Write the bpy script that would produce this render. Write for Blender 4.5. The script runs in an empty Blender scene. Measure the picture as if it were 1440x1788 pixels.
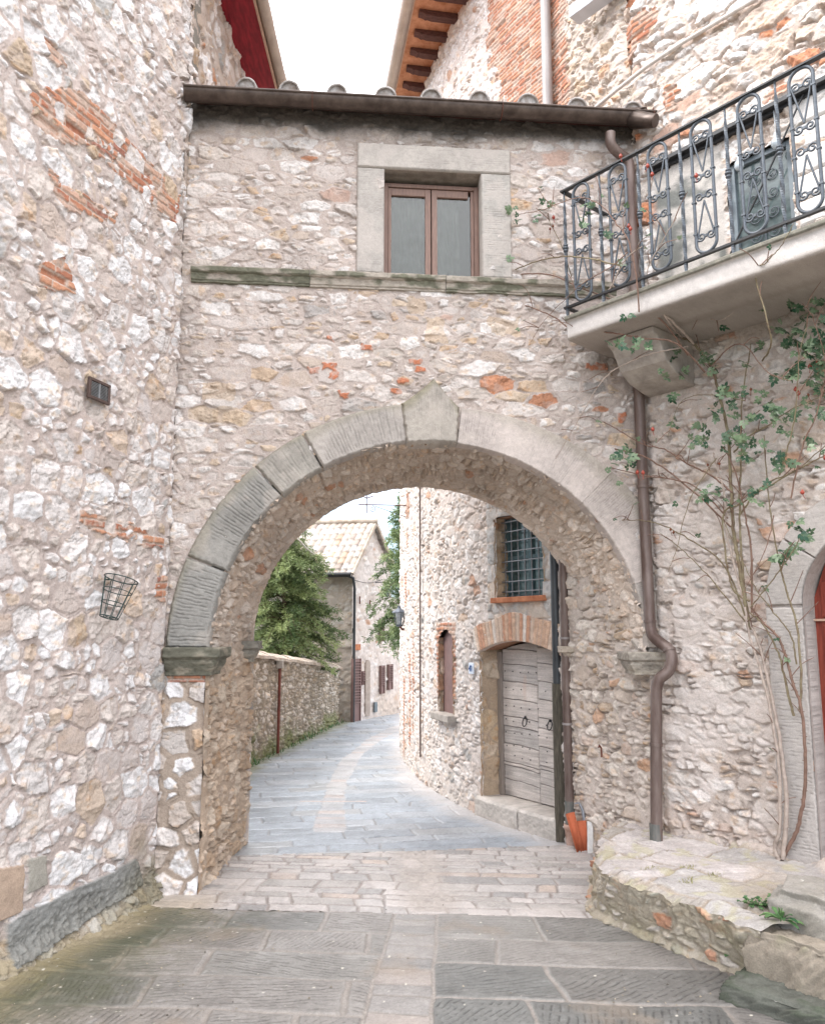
import bpy, math, random
import numpy as np
from mathutils import Vector, Matrix
Q = 1.0                      # mesh density of the stone surfaces
scene = bpy.context.scene
col = scene.collection
random.seed(7)
# ---------------------------------------------------------------- camera
EYE = 2.06; FOC = 1400.0; PIT = math.radians(8.6)
cam_d = bpy.data.cameras.new("camera"); cam = bpy.data.objects.new("camera", cam_d); col.objects.link(cam)
cam.location = (0, 0, EYE); cam.rotation_euler = (math.pi/2 + PIT, 0, 0)
cam_d.sensor_fit = 'VERTICAL'; cam_d.sensor_height = 36.0; cam_d.lens = 36.0*FOC/1788.0
cam_d.clip_start = 0.05; cam_d.clip_end = 2000
scene.camera = cam
scene.render.resolution_x = 824; scene.render.resolution_y = 1024
# ---------------------------------------------------------------- sky, sun, exposure
SUN_EL, SUN_AZ = math.radians(50), math.radians(264)     # azimuth clockwise from +Y
world = bpy.data.worlds.new("World"); scene.world = world; world.use_nodes = True
wn, wl = world.node_tree.nodes, world.node_tree.links
bg = wn["Background"]; bg.inputs[1].default_value = 0.12
sky = wn.new("ShaderNodeTexSky"); sky.sky_type = 'NISHITA'; sky.sun_disc = False
sky.sun_elevation = SUN_EL; sky.sun_rotation = SUN_AZ
sky.air_density = 1.0; sky.dust_density = 1.5; sky.ozone_density = 1.5
tc = wn.new("ShaderNodeTexCoord"); sep = wn.new("ShaderNodeSeparateXYZ"); wl.new(tc.outputs["Generated"], sep.inputs[0])
nz = wn.new("ShaderNodeTexNoise"); nz.inputs["Scale"].default_value = 3.0; nz.inputs["Detail"].default_value = 6.0
mp = wn.new("ShaderNodeMapping"); mp.inputs["Scale"].default_value = (1, 1, 2.6)
wl.new(tc.outputs["Generated"], mp.inputs[0]); wl.new(mp.outputs[0], nz.inputs["Vector"])
ma = wn.new("ShaderNodeMath"); ma.operation = 'MULTIPLY_ADD'; ma.inputs[1].default_value = 0.22
wl.new(nz.outputs["Fac"], ma.inputs[0]); wl.new(sep.outputs["Z"], ma.inputs[2])
mr = wn.new("ShaderNodeMapRange"); mr.interpolation_type = 'SMOOTHSTEP'
mr.inputs["From Min"].default_value = 0.22; mr.inputs["From Max"].default_value = 0.55
mr.inputs["To Min"].default_value = 0.05; mr.inputs["To Max"].default_value = 0.92
wl.new(ma.outputs[0], mr.inputs["Value"])
mx = wn.new("ShaderNodeMix"); mx.data_type = 'RGBA'
wl.new(mr.outputs[0], mx.inputs["Factor"])
mx.inputs["B"].default_value = (8.3, 8.15, 8.25, 1)
gap = wn.new("ShaderNodeMix"); gap.data_type = 'RGBA'      # washed-out pale blue low in the sky
gm_ = wn.new("ShaderNodeMapRange"); gm_.interpolation_type = 'SMOOTHSTEP'; gm_.inputs["From Min"].default_value = .16; gm_.inputs["From Max"].default_value = .36; gm_.inputs["To Min"].default_value = .85; gm_.inputs["To Max"].default_value = 0
wl.new(ma.outputs[0], gm_.inputs["Value"]); wl.new(gm_.outputs[0], gap.inputs["Factor"]); wl.new(sky.outputs[0], gap.inputs["A"]); gap.inputs["B"].default_value = (.92, 1.30, 1.54, 1)
wl.new(gap.outputs["Result"], mx.inputs["A"])
wl.new(mx.outputs["Result"], bg.inputs[0])
sun_d = bpy.data.lights.new("sun", 'SUN'); sun_d.energy = 0.7; sun_d.angle = math.radians(22); sun_d.color = (1.0, 0.97, 0.93)
sun = bpy.data.objects.new("sun", sun_d); col.objects.link(sun); sun.location = (0, 0, 30)
sd = Vector((math.sin(SUN_AZ)*math.cos(SUN_EL), math.cos(SUN_AZ)*math.cos(SUN_EL), math.sin(SUN_EL)))
sun.rotation_euler = sd.to_track_quat('Z', 'Y').to_euler()
scene.view_settings.view_transform = 'Standard'; scene.view_settings.look = 'None'
scene.view_settings.exposure = 2.2; scene.view_settings.gamma = 1.0
scene.cycles.max_bounces = 8; scene.cycles.diffuse_bounces = 5
# ---------------------------------------------------------------- pixel rays -> places on real planes
_C, _S = math.cos(PIT), math.sin(PIT)
def ray(px, py):
    x = (px-720)/FOC; u = (894-py)/FOC
    return (x, _C-u*_S, _S+u*_C)
def atz(px, py, z=0.0):
    r = ray(px, py); t = (z-EYE)/r[2]; return (r[0]*t, r[1]*t, z)
def aty(px, py, y, k=0.0):                 # on the plane Y = y + k X
    r = ray(px, py); t = y/(r[1]-k*r[0]); return (r[0]*t, r[1]*t, EYE+r[2]*t)
def onwall(px, py, p, d):                  # (s along the wall, z) on a vertical plane
    r = ray(px, py)
    det = d[0]*-r[1] + r[0]*d[1]
    s = (p[0]*r[1] - r[0]*p[1])/det
    k = (p[1]+d[1]*s)/r[1]
    return s, EYE + r[2]*k
# ---------------------------------------------------------------- object helpers
def obj(name, me, mat=None, parent=None):
    o = bpy.data.objects.new(name, me); col.objects.link(o)
    if mat is not None and not me.materials: me.materials.append(mat)
    if parent is not None: o.parent = parent
    return o
def thing(name, label, cat, group=None, loc=(0, 0, 0)):
    o = bpy.data.objects.new(name, None); col.objects.link(o); o.empty_display_size = 0.2
    o.location = loc
    o["label"] = label; o["category"] = cat
    if group: o["group"] = group
    return o
def tag(o, label=None, cat=None, group=None, kind=None):
    for k, v in (("label", label), ("category", cat), ("group", group), ("kind", kind)):
        if v: o[k] = v
    return o
class MB:
    """collects simple shapes into ONE mesh"""
    def __init__(s): s.v = []; s.f = []; s.sm = []
    def add(s, vs, fs, smooth=False):
        b = len(s.v); s.v += [tuple(p) for p in vs]; s.f += [tuple(b+i for i in f) for f in fs]; s.sm += [smooth]*len(fs)
    def box(s, c, ex, ey, ez, hx, hy, hz):
        c, ex, ey, ez = Vector(c), Vector(ex), Vector(ey), Vector(ez)
        vs = [c+ex*(a*hx)+ey*(b*hy)+ez*(d*hz) for d in (-1, 1) for b in (-1, 1) for a in (-1, 1)]
        s.add(vs, [(0,2,3,1),(4,5,7,6),(0,1,5,4),(2,6,7,3),(0,4,6,2),(1,3,7,5)])
    def bar(s, p, q, w, h, up=(0, 0, 1)):
        p, q = Vector(p), Vector(q); d = (q-p); L = d.length; d /= L
        sx = d.cross(Vector(up)); sx = sx.normalized() if sx.length > 1e-5 else Vector((1, 0, 0))
        s.box((p+q)/2, d, sx, sx.cross(d), L/2, w/2, h/2)
    def tube(s, path, r, n=8, cap=True, smooth=True):
        path = [Vector(p) for p in path]; m = len(path)
        rr = r if isinstance(r, (list, tuple)) else [r]*m
        t0 = (path[1]-path[0]).normalized()
        ref = Vector((0, 0, 1)) if abs(t0.z) < 0.9 else Vector((1, 0, 0))
        a = t0.cross(ref).normalized(); vs = []
        for i in range(m):
            t = (path[min(i+1, m-1)]-path[max(i-1, 0)]).normalized()
            a = (a - t*a.dot(t)); a = a.normalized() if a.length > 1e-6 else t.orthogonal().normalized(); b = t.cross(a)
            for k in range(n):
                th = 2*math.pi*k/n; vs.append(path[i]+(a*math.cos(th)+b*math.sin(th))*rr[i])
        fs = [(i*n+k, i*n+(k+1) % n, (i+1)*n+(k+1) % n, (i+1)*n+k) for i in range(m-1) for k in range(n)]
        s.add(vs, fs, smooth)
        if cap:
            s.add(vs[:n], [tuple(range(n))[::-1]]); s.add(vs[-n:], [tuple(range(n))])
    def lathe(s, c, prof, n=20, ax=(0, 0, 1), smooth=True):
        ax = Vector(ax).normalized(); a = ax.orthogonal().normalized(); b = ax.cross(a); c = Vector(c)
        vs = [c+ax*z+(a*math.cos(2*math.pi*k/n)+b*math.sin(2*math.pi*k/n))*r for r, z in prof for k in range(n)]
        fs = [(i*n+k, i*n+(k+1) % n, (i+1)*n+(k+1) % n, (i+1)*n+k) for i in range(len(prof)-1) for k in range(n)]
        s.add(vs, fs, smooth)
    def build(s, name, mat, parent=None, bevel=0):
        me = bpy.data.meshes.new(name); me.from_pydata(s.v, [], s.f); me.update()
        me.polygons.foreach_set("use_smooth", s.sm)
        o = obj(name, me, mat, parent)
        if bevel:
            m = o.modifiers.new("bevel", 'BEVEL'); m.width = bevel; m.segments = 2; m.limit_method = 'ANGLE'
        return o
def smooth_path(pts, n=6):
    pts = [Vector(p) for p in pts]; out = []
    for i in range(len(pts)-1):
        p0 = pts[max(i-1, 0)]; p1 = pts[i]; p2 = pts[i+1]; p3 = pts[min(i+2, len(pts)-1)]
        for k in range(n):
            t = k/n
            out.append(0.5*((2*p1)+(p2-p0)*t+(2*p0-5*p1+4*p2-p3)*t*t+(3*p1-p0-3*p2+p3)*t**3))
    out.append(pts[-1]); return out
# ---------------------------------------------------------------- noise
f32 = np.float32
def H(ix, iy, k):
    h = (ix.astype(np.int64)*374761393 + iy.astype(np.int64)*668265263 + k*1442695041) & 0xffffffff
    h = ((h ^ (h >> 13))*1274126177) & 0xffffffff
    h = ((h ^ (h >> 16))*2246822519) & 0xffffffff
    return ((h ^ (h >> 15)) / 4294967296.0).astype(f32)
def vn(x, y, k):
    ix = np.floor(x); iy = np.floor(y); fx = (x-ix).astype(f32); fy = (y-iy).astype(f32)
    ix = ix.astype(np.int64); iy = iy.astype(np.int64)
    fx = fx*fx*(3-2*fx); fy = fy*fy*(3-2*fy)
    a = H(ix, iy, k); b = H(ix+1, iy, k); c = H(ix, iy+1, k); d = H(ix+1, iy+1, k)
    return (a+(b-a)*fx+(c-a)*fy+(a-b-c+d)*fx*fy)*2-1
def fbm(x, y, k, o=4, g=0.5):
    s = 0; a = 1.0; t = 0
    for i in range(o):
        s = s + a*vn(x*2**i+i*17.3, y*2**i-i*9.1, k+i); t += a; a *= g
    return (s/t*1.6).astype(f32)
def sst(a, b, x):
    t = np.clip((x-a)/(b-a), 0, 1); return t*t*(3-2*t)
def pip(u, v, poly):
    m = np.zeros(u.shape, bool); n = len(poly)
    for i in range(n):
        x1, y1 = poly[i]; x2, y2 = poly[(i+1) % n]
        if y1 == y2: continue
        c = ((y1 > v) != (y2 > v)) & (u < (x2-x1)*(v-y1)/(y2-y1)+x1)
        m ^= c
    return m
def lerp3(a, b, t): return a*(1-t[..., None])+b*t[..., None]
# ---------------------------------------------------------------- masonry fields: height (m) + own colour
def cells(x, y, k, jit, wv):
    ix = np.floor(x).astype(np.int64); iy = np.floor(y).astype(np.int64)
    best = np.full(x.shape, 1e9, f32); bx = np.zeros_like(best); by = np.zeros_like(best); bw = np.zeros_like(best)
    bi = np.zeros(x.shape, np.int64); bj = np.zeros(x.shape, np.int64); cand = []
    for dy in (-1, 0, 1):
        for dx in (-2, -1, 0, 1, 2):
            cx = ix+dx; cy = iy+dy
            sx = (cx+0.5*(cy & 1)+0.5).astype(f32)+jit*(H(cx, cy, k)-0.5)
            sy = (cy+0.5).astype(f32)+jit*0.8*(H(cx, cy, k+1)-0.5)
            w = wv*H(cx, cy, k+2)
            ex = (x-sx).astype(f32); ey = (y-sy).astype(f32); d = ex*ex+ey*ey-w
            m = d < best
            best = np.where(m, d, best); bx = np.where(m, ex, bx); by = np.where(m, ey, by)
            bi = np.where(m, cx, bi); bj = np.where(m, cy, bj); cand.append((d, ex, ey, cx, cy))
    e = np.full(x.shape, 9.0, f32)
    for d, ex, ey, cx, cy in cand:
        L = np.sqrt((ex-bx)**2+(ey-by)**2)
        q = np.where((cx == bi) & (cy == bj), 9.0, (d-best)/(2*np.maximum(L, 1e-3)))
        e = np.minimum(e, q)
    return bi, bj, e.astype(f32), bx, by
def C3(*c): return np.array(c, f32)
def pick(r, pal):
    out = np.zeros(r.shape+(3,), f32); acc = 0
    tot = sum(w for w, _ in pal)
    for w, c in pal:
        m = (r >= acc/tot) & (r <= (acc+w)/tot+1e-6); out[m] = c; acc += w
    return out
STONE = [(5, C3(.66,.63,.62)), (4, C3(.57,.52,.49)), (3, C3(.49,.43,.39)), (1.4, C3(.50,.39,.30)), (.8, C3(.43,.33,.24)), (.5, C3(.42,.20,.11)), (.8, C3(.34,.32,.30))]
WHITE = [(8, C3(.72,.70,.70)), (4, C3(.62,.57,.54)), (2, C3(.52,.45,.40)), (1.0, C3(.50,.38,.28)), (.6, C3(.40,.38,.36))]
BROWN = [(5, C3(.54,.455,.385)), (4, C3(.58,.505,.44)), (3, C3(.47,.375,.30)), (1.5, C3(.54,.47,.41)), (.4, C3(.42,.25,.17))]
MORT = C3(.445, .375, .34)
def rubble(u, v, sx, sy, k, split=.5, gap=(.006, .03), H0=.02, pal=STONE, mort=MORT, rough=.007, slope=.3, warp=1.0, smear=.2, wv=.25, jit=.62, bev=.016, mrough=.004, micro=1.0, opn=.012):
    uw = u+warp*(.025*fbm(u/.35, v/.35, k+11, 2)+.008*fbm(u/.06, v/.06, k+12, 3))
    vw = v+warp*(.02*fbm(u/.4, v/.4, k+13, 2)+.007*fbm(u/.06, v/.06, k+14, 3))
    S = math.sqrt(sx*sy)
    i1, j1, e1, x1, y1 = cells(uw/sx, vw/sy, k, jit, wv)
    i2, j2, e2, x2, y2 = cells(uw/(sx*.52), vw/(sy*.55), k+40, jit, wv)
    sub = H(i1, j1, k+5) < split
    e = np.where(sub, np.minimum(e1*S, e2*S*.53), e1*S)
    ii = np.where(sub, i2+5000, i1); jj = np.where(sub, j2+3000, j1)
    du = np.where(sub, x2*sx*.52, x1*sx); dv = np.where(sub, y2*sy*.55, y1*sy)
    r = [H(ii, jj, k+60+n) for n in range(14)]
    e = e-(gap[0]+(gap[1]-gap[0])*r[0]**1.6)+.0055*fbm(u/.024, v/.024, k+15, 3, .6)
    b = bev*(.35+r[1])
    m = sst(0, 1, e/b)
    pl = None
    for n in range(3):
        p = slope*((r[2+2*n]-.5)*2*du+(r[3+2*n]-.5)*2*dv)+.006*(r[8+n]-.2)
        pl = p if pl is None else np.minimum(pl, p)
    ro = fbm(u/.05+r[3]*50, v/.05, k+16, 4, .6)
    rid = 1-np.abs(fbm(u/.09+r[4]*30, v/.06, k+17, 3))
    hs = H0*(.45+.75*r[11])+np.clip(pl, -.02, .02)+rough*(ro+.8*(rid-.6))
    mo = mrough*fbm(u/.05, v/.05, k+18, 4, .6)+.006*fbm(u/.5, v/.5, k+19, 2)
    buried = (r[12] < smear)
    hs = np.where(buried, hs*.35, hs)
    h = mo*(1-.6*m)+m*hs-opn*(1-m)*sst(.05, .5, fbm(u/.16, v/.10, k+33, 3))*sst(.012, -.004, np.abs(e)-.012)
    base = pick(r[13], pal)
    tint = 1+.16*(r[7]-.5)[..., None]
    st = fbm(u/.11+r[5]*9, v/.07, k+20, 4, .6)
    fi = fbm(u/.016, v/.016, k+21, 2)
    c = base*tint*(1+micro*(.11*st+.07*fi))[..., None]
    warm = sst(.25, .9, fbm(u/.07+r[6]*20, v/.05, k+22, 3))[..., None]
    c = c*(1-warm*.45*np.array((.05, .30, .55), f32))
    mc = mort*(1+.10*fbm(u/.3, v/.3, k+23, 3)+.08*fbm(u/.02, v/.02, k+24, 3))[..., None]
    crk = sst(.90, .985, 1-np.abs(fbm(u/.10+r[5]*40, v/.075+r[6]*30, k+27, 3, .55)))*m*(r[9] > .35)
    h = h-.007*crk*micro; c = c*(1-.2*crk*micro)[..., None]
    wdt = .005+.022*r[10]**3
    t = np.clip(e/wdt, 0, 1); t = t*t*(3-2*t)*np.where(buried, .40, 1.0)*(1-.35*sst(.2, .7, fbm(u/.07, v/.07, k+29, 3)))
    return h.astype(f32), lerp3(mc, c, t), t
BRK = [(4, C3(.42,.19,.115)), (3, C3(.47,.24,.15)), (2, C3(.37,.155,.095)), (2, C3(.50,.32,.24)), (.6, C3(.31,.14,.10))]
def bricks(u, v, bl, bh, k, pal=BRK, mort=C3(.46,.36,.30), gap=.006):
    uw = u+.006*fbm(u/.1, v/.1, k, 3); vw = v+.007*fbm(u/.15, v/.15, k+1, 3)
    row = np.floor(vw/bh).astype(np.int64); x = uw/bl+.5*(row & 1)+.3*H(row, row*0, k+2)
    c = np.floor(x).astype(np.int64)
    ex = (.5-np.abs(x-c-.5))*bl; ey = (.5-np.abs(vw/bh-row-.5))*bh
    e = np.minimum(ex, ey)-gap*.5*(1+.8*H(c, row, k+3))+.0025*fbm(u/.02, v/.02, k+4, 2)
    m = sst(0, .007, e); r = H(c, row, k+5); r2 = H(c, row, k+6); r3 = H(c, row, k+7)
    lost = r3 < .05
    h = m*(.013+.012*(r2-.5)+.004*fbm(u/.03, v/.03, k+8, 3))
    h = np.where(lost, -.02*m, h)
    cc = pick(r, pal)*(1+.2*(r2-.5)+.13*fbm(u/.04, v/.03, k+9, 3))[..., None]
    mc = mort*(1+.15*fbm(u/.03, v/.03, k+10, 3))[..., None]
    m = m*(1-.8*sst(-.1, .5, fbm(u/.11, v/.08, k+12, 4, .6)))
    return h.astype(f32), lerp3(mc, cc, m)
def blend(h, c, m, h2, c2):
    m = m.astype(f32); return h*(1-m)+h2*m, lerp3(c, c2, m)
def sheet(name, P, colr, mat, parent=None, keep=None, flip=False, thick=None):
    """grid surface with its own colour per point; thick = vector pushing the rim back (closes the sides)"""
    ny, nx = P.shape[:2]
    pts = P.reshape(-1, 3).astype(f32); cc = np.ones((ny*nx, 4), f32); cc[:, :3] = np.clip(colr.reshape(-1, 3), .004, .95)
    idx = np.arange(ny*nx).reshape(ny, nx)
    q = np.stack([idx[:-1, :-1], idx[:-1, 1:], idx[1:, 1:], idx[1:, :-1]], -1).reshape(-1, 4)
    if keep is not None:
        k = keep.reshape(-1); q = q[k[q].all(1)]
        used = np.zeros(ny*nx, bool); used[q.reshape(-1)] = True
        remap = np.cumsum(used)-1; pts = pts[used]; cc = cc[used]; q = remap[q]
    if flip: q = q[:, ::-1]
    if thick is not None:
        rim = np.concatenate([idx[0, :], idx[1:, -1], idx[-1, -2::-1], idx[-2:0:-1, 0]])
        n0 = len(pts); T = np.asarray(thick, f32)
        pts = np.concatenate([pts, pts[rim]+T]); cc = np.concatenate([cc, cc[rim]])
        a = rim; b = np.roll(rim, -1); na = n0+np.arange(len(rim)); nb = np.roll(na, -1)
        sk = np.stack([b, a, na, nb], -1)
        if flip: sk = sk[:, ::-1]
        q = np.concatenate([q, sk])
    me = bpy.data.meshes.new(name)
    me.vertices.add(len(pts)); me.vertices.foreach_set("co", pts.reshape(-1))
    me.loops.add(len(q)*4); me.loops.foreach_set("vertex_index", q.reshape(-1).astype(np.int32))
    me.polygons.add(len(q)); me.polygons.foreach_set("loop_start", np.arange(0, len(q)*4, 4, dtype=np.int32))
    me.polygons.foreach_set("use_smooth", np.ones(len(q), bool))
    me.update(calc_edges=True)
    at = me.attributes.new("col", 'FLOAT_COLOR', 'POINT'); at.data.foreach_set("color", cc.reshape(-1))
    return obj(name, me, mat, parent)
def grid(u0, u1, v0, v1, step):
    step = step/Q
    nu = max(4, int((u1-u0)/step)); nv = max(4, int((v1-v0)/step))
    return np.meshgrid(np.linspace(u0, u1, nu).astype(f32), np.linspace(v0, v1, nv).astype(f32))
def vwall(u, v, h, p, d, n):               # vertical plane: p (x,y), d along, n outward
    P = np.empty(u.shape+(3,), f32)
    P[..., 0] = p[0]+d[0]*u+n[0]*h; P[..., 1] = p[1]+d[1]*u+n[1]*h; P[..., 2] = v
    return P
# ---------------------------------------------------------------- materials
def mat_base(name, rough=.9, spec=.3):
    m = bpy.data.materials.new(name); m.use_nodes = True
    b = m.node_tree.nodes["Principled BSDF"]; b.inputs["Roughness"].default_value = rough
    b.inputs["Specular IOR Level"].default_value = spec
    return m, m.node_tree.nodes, m.node_tree.links, b
def mat_col(name, rough=.92, spec=.25, bump=.35, scale=110, rvar=0.0):
    m, n, l, b = mat_base(name, rough, spec)
    a = n.new("ShaderNodeAttribute"); a.attribute_name = "col"
    g = n.new("ShaderNodeTexCoord")
    t = n.new("ShaderNodeTexNoise"); t.inputs["Scale"].default_value = scale; t.inputs["Detail"].default_value = 5
    l.new(g.outputs["Object"], t.inputs["Vector"])
    k = n.new("ShaderNodeMapRange"); k.inputs["From Min"].default_value = .3; k.inputs["From Max"].default_value = .7
    k.inputs["To Min"].default_value = .86; k.inputs["To Max"].default_value = 1.12
    l.new(t.outputs["Fac"], k.inputs["Value"])
    v = n.new("ShaderNodeVectorMath"); v.operation = 'SCALE'
    l.new(a.outputs["Color"], v.inputs[0]); l.new(k.outputs[0], v.inputs["Scale"]); l.new(v.outputs[0], b.inputs["Base Color"])
    bp = n.new("ShaderNodeBump"); bp.inputs["Strength"].default_value = bump; bp.inputs["Distance"].default_value = .006
    l.new(t.outputs["Fac"], bp.inputs["Height"]); l.new(bp.outputs[0], b.inputs["Normal"])
    if rvar:
        t2 = n.new("ShaderNodeTexNoise"); t2.inputs["Scale"].default_value = 1.3; t2.inputs["Detail"].default_value = 4
        l.new(g.outputs["Object"], t2.inputs["Vector"])
        k2 = n.new("ShaderNodeMapRange"); k2.inputs["From Min"].default_value = .35; k2.inputs["From Max"].default_value = .65
        k2.inputs["To Min"].default_value = rough-rvar; k2.inputs["To Max"].default_value = rough+rvar
        l.new(t2.outputs["Fac"], k2.inputs["Value"]); l.new(k2.outputs[0], b.inputs["Roughness"])
    return m
def mat_plain(name, c, rough=.6, metal=0.0, spec=.4, var=.18, scale=14, c2=None, bump=.1, thr=(.35, .7), stretch=None):
    m, n, l, b = mat_base(name, rough, spec); b.inputs["Metallic"].default_value = metal
    g = n.new("ShaderNodeTexCoord"); t = n.new("ShaderNodeTexNoise"); t.inputs["Scale"].default_value = scale; t.inputs["Detail"].default_value = 7
    t.inputs["Roughness"].default_value = .65
    if stretch:
        mpn = n.new("ShaderNodeMapping"); mpn.inputs["Scale"].default_value = stretch
        l.new(g.outputs["Object"], mpn.inputs[0]); l.new(mpn.outputs[0], t.inputs["Vector"])
    else: l.new(g.outputs["Object"], t.inputs["Vector"])
    r = n.new("ShaderNodeValToRGB"); e = r.color_ramp.elements
    c2 = c2 or tuple(min(.95, x*(1+var)) for x in c); c1 = tuple(x*(1-var) for x in c)
    e[0].position = thr[0]; e[1].position = thr[1]; e[0].color = (*c1, 1); e[1].color = (*c2, 1)
    l.new(t.outputs["Fac"], r.inputs[0]); l.new(r.outputs[0], b.inputs["Base Color"])
    bp = n.new("ShaderNodeBump"); bp.inputs["Strength"].default_value = bump; bp.inputs["Distance"].default_value = .004
    l.new(t.outputs["Fac"], bp.inputs["Height"]); l.new(bp.outputs[0], b.inputs["Normal"])
    return m
M = dict(
    wall=mat_col("rubble_wall", .92, .25, .6, 100), dress=mat_col("dressed_stone", .88, .3, .3, 160), pave=mat_col("paving_stone", .52, .5, .3, 120, .14),
    road=mat_col("street_slabs", .42, .5, .2, 70, .12), tile=mat_col("roof_tiles", .9, .2, .3, 60), wood=mat_col("weathered_wood", .85, .2, .3, 90),
    iron=mat_plain("wrought_iron", (.085,.098,.115), .5, .35, .5, .25, 40, bump=.3),
    dark_iron=mat_plain("dark_iron", (.028,.029,.032), .5, .3, .5, .3, 30),
    gutter=mat_plain("gutter_metal", (.075,.052,.042), .42, .5, .5, .3, 9, (.12,.09,.075)),
    copper=mat_plain("downpipe_copper", (.13,.082,.068), .5, .3, .5, .3, 9, (.22,.17,.15), stretch=(1, 1, .25)),
    greypipe=mat_plain("grey_pipe", (.30,.27,.26), .5, .3, .5, .2, 6, stretch=(1, 1, .2)),
    darkpipe=mat_plain("dark_pipe", (.035,.04,.047), .45, .2, .5, .3, 8, (.07,.075,.08), stretch=(1, 1, .3)),
    beige=mat_plain("beige_gutter", (.38,.31,.26), .5, .1, .4, .15, 5),
    red=mat_plain("red_soffit", (.21,.006,.016), .6, 0, .3, .35, 5, (.30,.012,.024), stretch=(6, 1, 1)),
    cream=mat_plain("cream_edge", (.45,.30,.22), .7),
    frame=mat_plain("window_wood", (.22,.135,.105), .5, 0, .4, .25, 20, stretch=(6, 6, .5)),
    rafter=mat_plain("rafter_wood", (.10,.048,.04), .85, 0, .2, .4, 12, stretch=(1, 6, 6)),
    terra=mat_plain("terracotta", (.44,.155,.075), .85, 0, .2, .28, 10, (.55,.24,.13)),
    orange=mat_plain("new_terracotta", (.48,.135,.065), .8, 0, .3, .12, 12),
    pot=mat_plain("pot_clay", (.50,.30,.22), .85, 0, .2, .2, 18, (.62,.46,.40)),
    added_curtain=mat_plain("added_curtain_cloth", (.085,.09,.083), .9, 0, .1, .3, 7, bump=.02),
    white=mat_plain("white_board", (.75,.74,.72), .6),
    door_red=mat_plain("red_door", (.22,.035,.02), .45, 0, .4, .3, 9, (.29,.06,.035), stretch=(5, 5, .4)),
    shutter=mat_plain("brown_shutter", (.20,.125,.115), .6, 0, .3, .12, 8),
    blueframe=mat_plain("grey_blue_frame", (.15,.18,.20), .5, .1, .4, .12, 10),
    bark=mat_plain("bark", (.13,.095,.07), .95, 0, .1, .4, 25),
    stem=mat_plain("rose_stem", (.21,.15,.10), .85, 0, .2, .3, 18, (.27,.24,.15)),
    oldstem=mat_plain("old_rose_stem", (.40,.33,.285), .9, 0, .2, .25, 20),
    redstem=mat_plain("red_rose_stem", (.20,.125,.095), .8, 0, .2, .25, 20),
    hip=mat_plain("rose_hip_red", (.30,.045,.025), .35, 0, .5, .3, 30),
    deadhip=mat_plain("dried_hip", (.16,.06,.035), .8, 0, .2, .3, 40),
    grass=mat_plain("weed_leaf", (.10,.19,.07), .6, 0, .3, .4, 25),
    plaque=mat_plain("number_plaque", (.62,.68,.76), .4, 0, .5, .06, 20),
    ink=mat_plain("plaque_ink", (.06,.14,.34), .5),
)
def mat_glass(name, c, rough=.04):
    m, n, l, b = mat_base(name, rough, .5)
    g = n.new("ShaderNodeTexCoord"); t = n.new("ShaderNodeTexNoise"); t.inputs["Scale"].default_value = 11; t.inputs["Detail"].default_value = 6
    q = n.new("ShaderNodeMapping"); q.inputs["Rotation"].default_value = (0, .75, 0); q.inputs["Scale"].default_value = (.55, 1, 1.9)  # slanted streaks paint a reflected rubble wall into the glass colour
    l.new(g.outputs["Object"], q.inputs[0]); l.new(q.outputs[0], t.inputs["Vector"])
    r = n.new("ShaderNodeValToRGB"); e = r.color_ramp.elements; e[0].position = .38; e[1].position = .66
    e[0].color = (*[x*.7 for x in c], 1); e[1].color = (*[x*1.2 for x in c], 1)
    l.new(t.outputs["Fac"], r.inputs[0]); l.new(r.outputs[0], b.inputs["Base Color"])
    return m
M['glass'] = mat_glass("window_glass", (.058,.060,.056))
def mat_clear(name):
    m, n, l, b = mat_base(name, .03, .5)
    t = n.new("ShaderNodeBsdfTransparent"); t.inputs[0].default_value = (.86, .9, .88, 1); g = n.new("ShaderNodeBsdfGlossy"); g.inputs["Roughness"].default_value = .03
    fr = n.new("ShaderNodeFresnel"); fr.inputs[0].default_value = 1.52; mxs = n.new("ShaderNodeMixShader")
    l.new(fr.outputs[0], mxs.inputs[0]); l.new(t.outputs[0], mxs.inputs[1]); l.new(g.outputs[0], mxs.inputs[2]); l.new(mxs.outputs[0], n["Material Output"].inputs[0]); return m
M['clear'] = mat_clear("clear_glass")
M['tealglass'] = mat_glass("old_teal_glass", (.075,.135,.145), .12)
M['doorglass'] = mat_glass("door_glass", (.095,.125,.128), .06)
M['lampglass'] = mat_glass("lamp_glass", (.45,.50,.54), .2)
def mat_leaf(name, c, c2, trans=.25, rough=.5):
    m, n, l, b = mat_base(name, rough, .4)
    g = n.new("ShaderNodeObjectInfo"); a = n.new("ShaderNodeAttribute"); a.attribute_name = "leafvar"
    r = n.new("ShaderNodeValToRGB"); e = r.color_ramp.elements; e[0].color = (*c, 1); e[1].color = (*c2, 1)
    l.new(a.outputs["Fac"], r.inputs[0]); l.new(r.outputs[0], b.inputs["Base Color"])
    tr = n.new("ShaderNodeBsdfTranslucent"); l.new(r.outputs[0], tr.inputs[0])
    mxs = n.new("ShaderNodeMixShader"); mxs.inputs[0].default_value = trans
    l.new(b.outputs[0], mxs.inputs[1]); l.new(tr.outputs[0], mxs.inputs[2]); l.new(mxs.outputs[0], n["Material Output"].inputs[0])
    return m
M['needle'] = mat_leaf("conifer_needles", (.06,.105,.035), (.34,.41,.18))
M['needle2'] = mat_leaf("pale_conifer_needles", (.08,.14,.06), (.36,.44,.22))
M['roseleaf'] = mat_leaf("rose_leaf", (.02,.07,.035), (.19,.26,.15), .2, .38)
M['weedleaf'] = mat_leaf("weed_leaf_green", (.03,.10,.04), (.15,.27,.10), .2)
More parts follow.
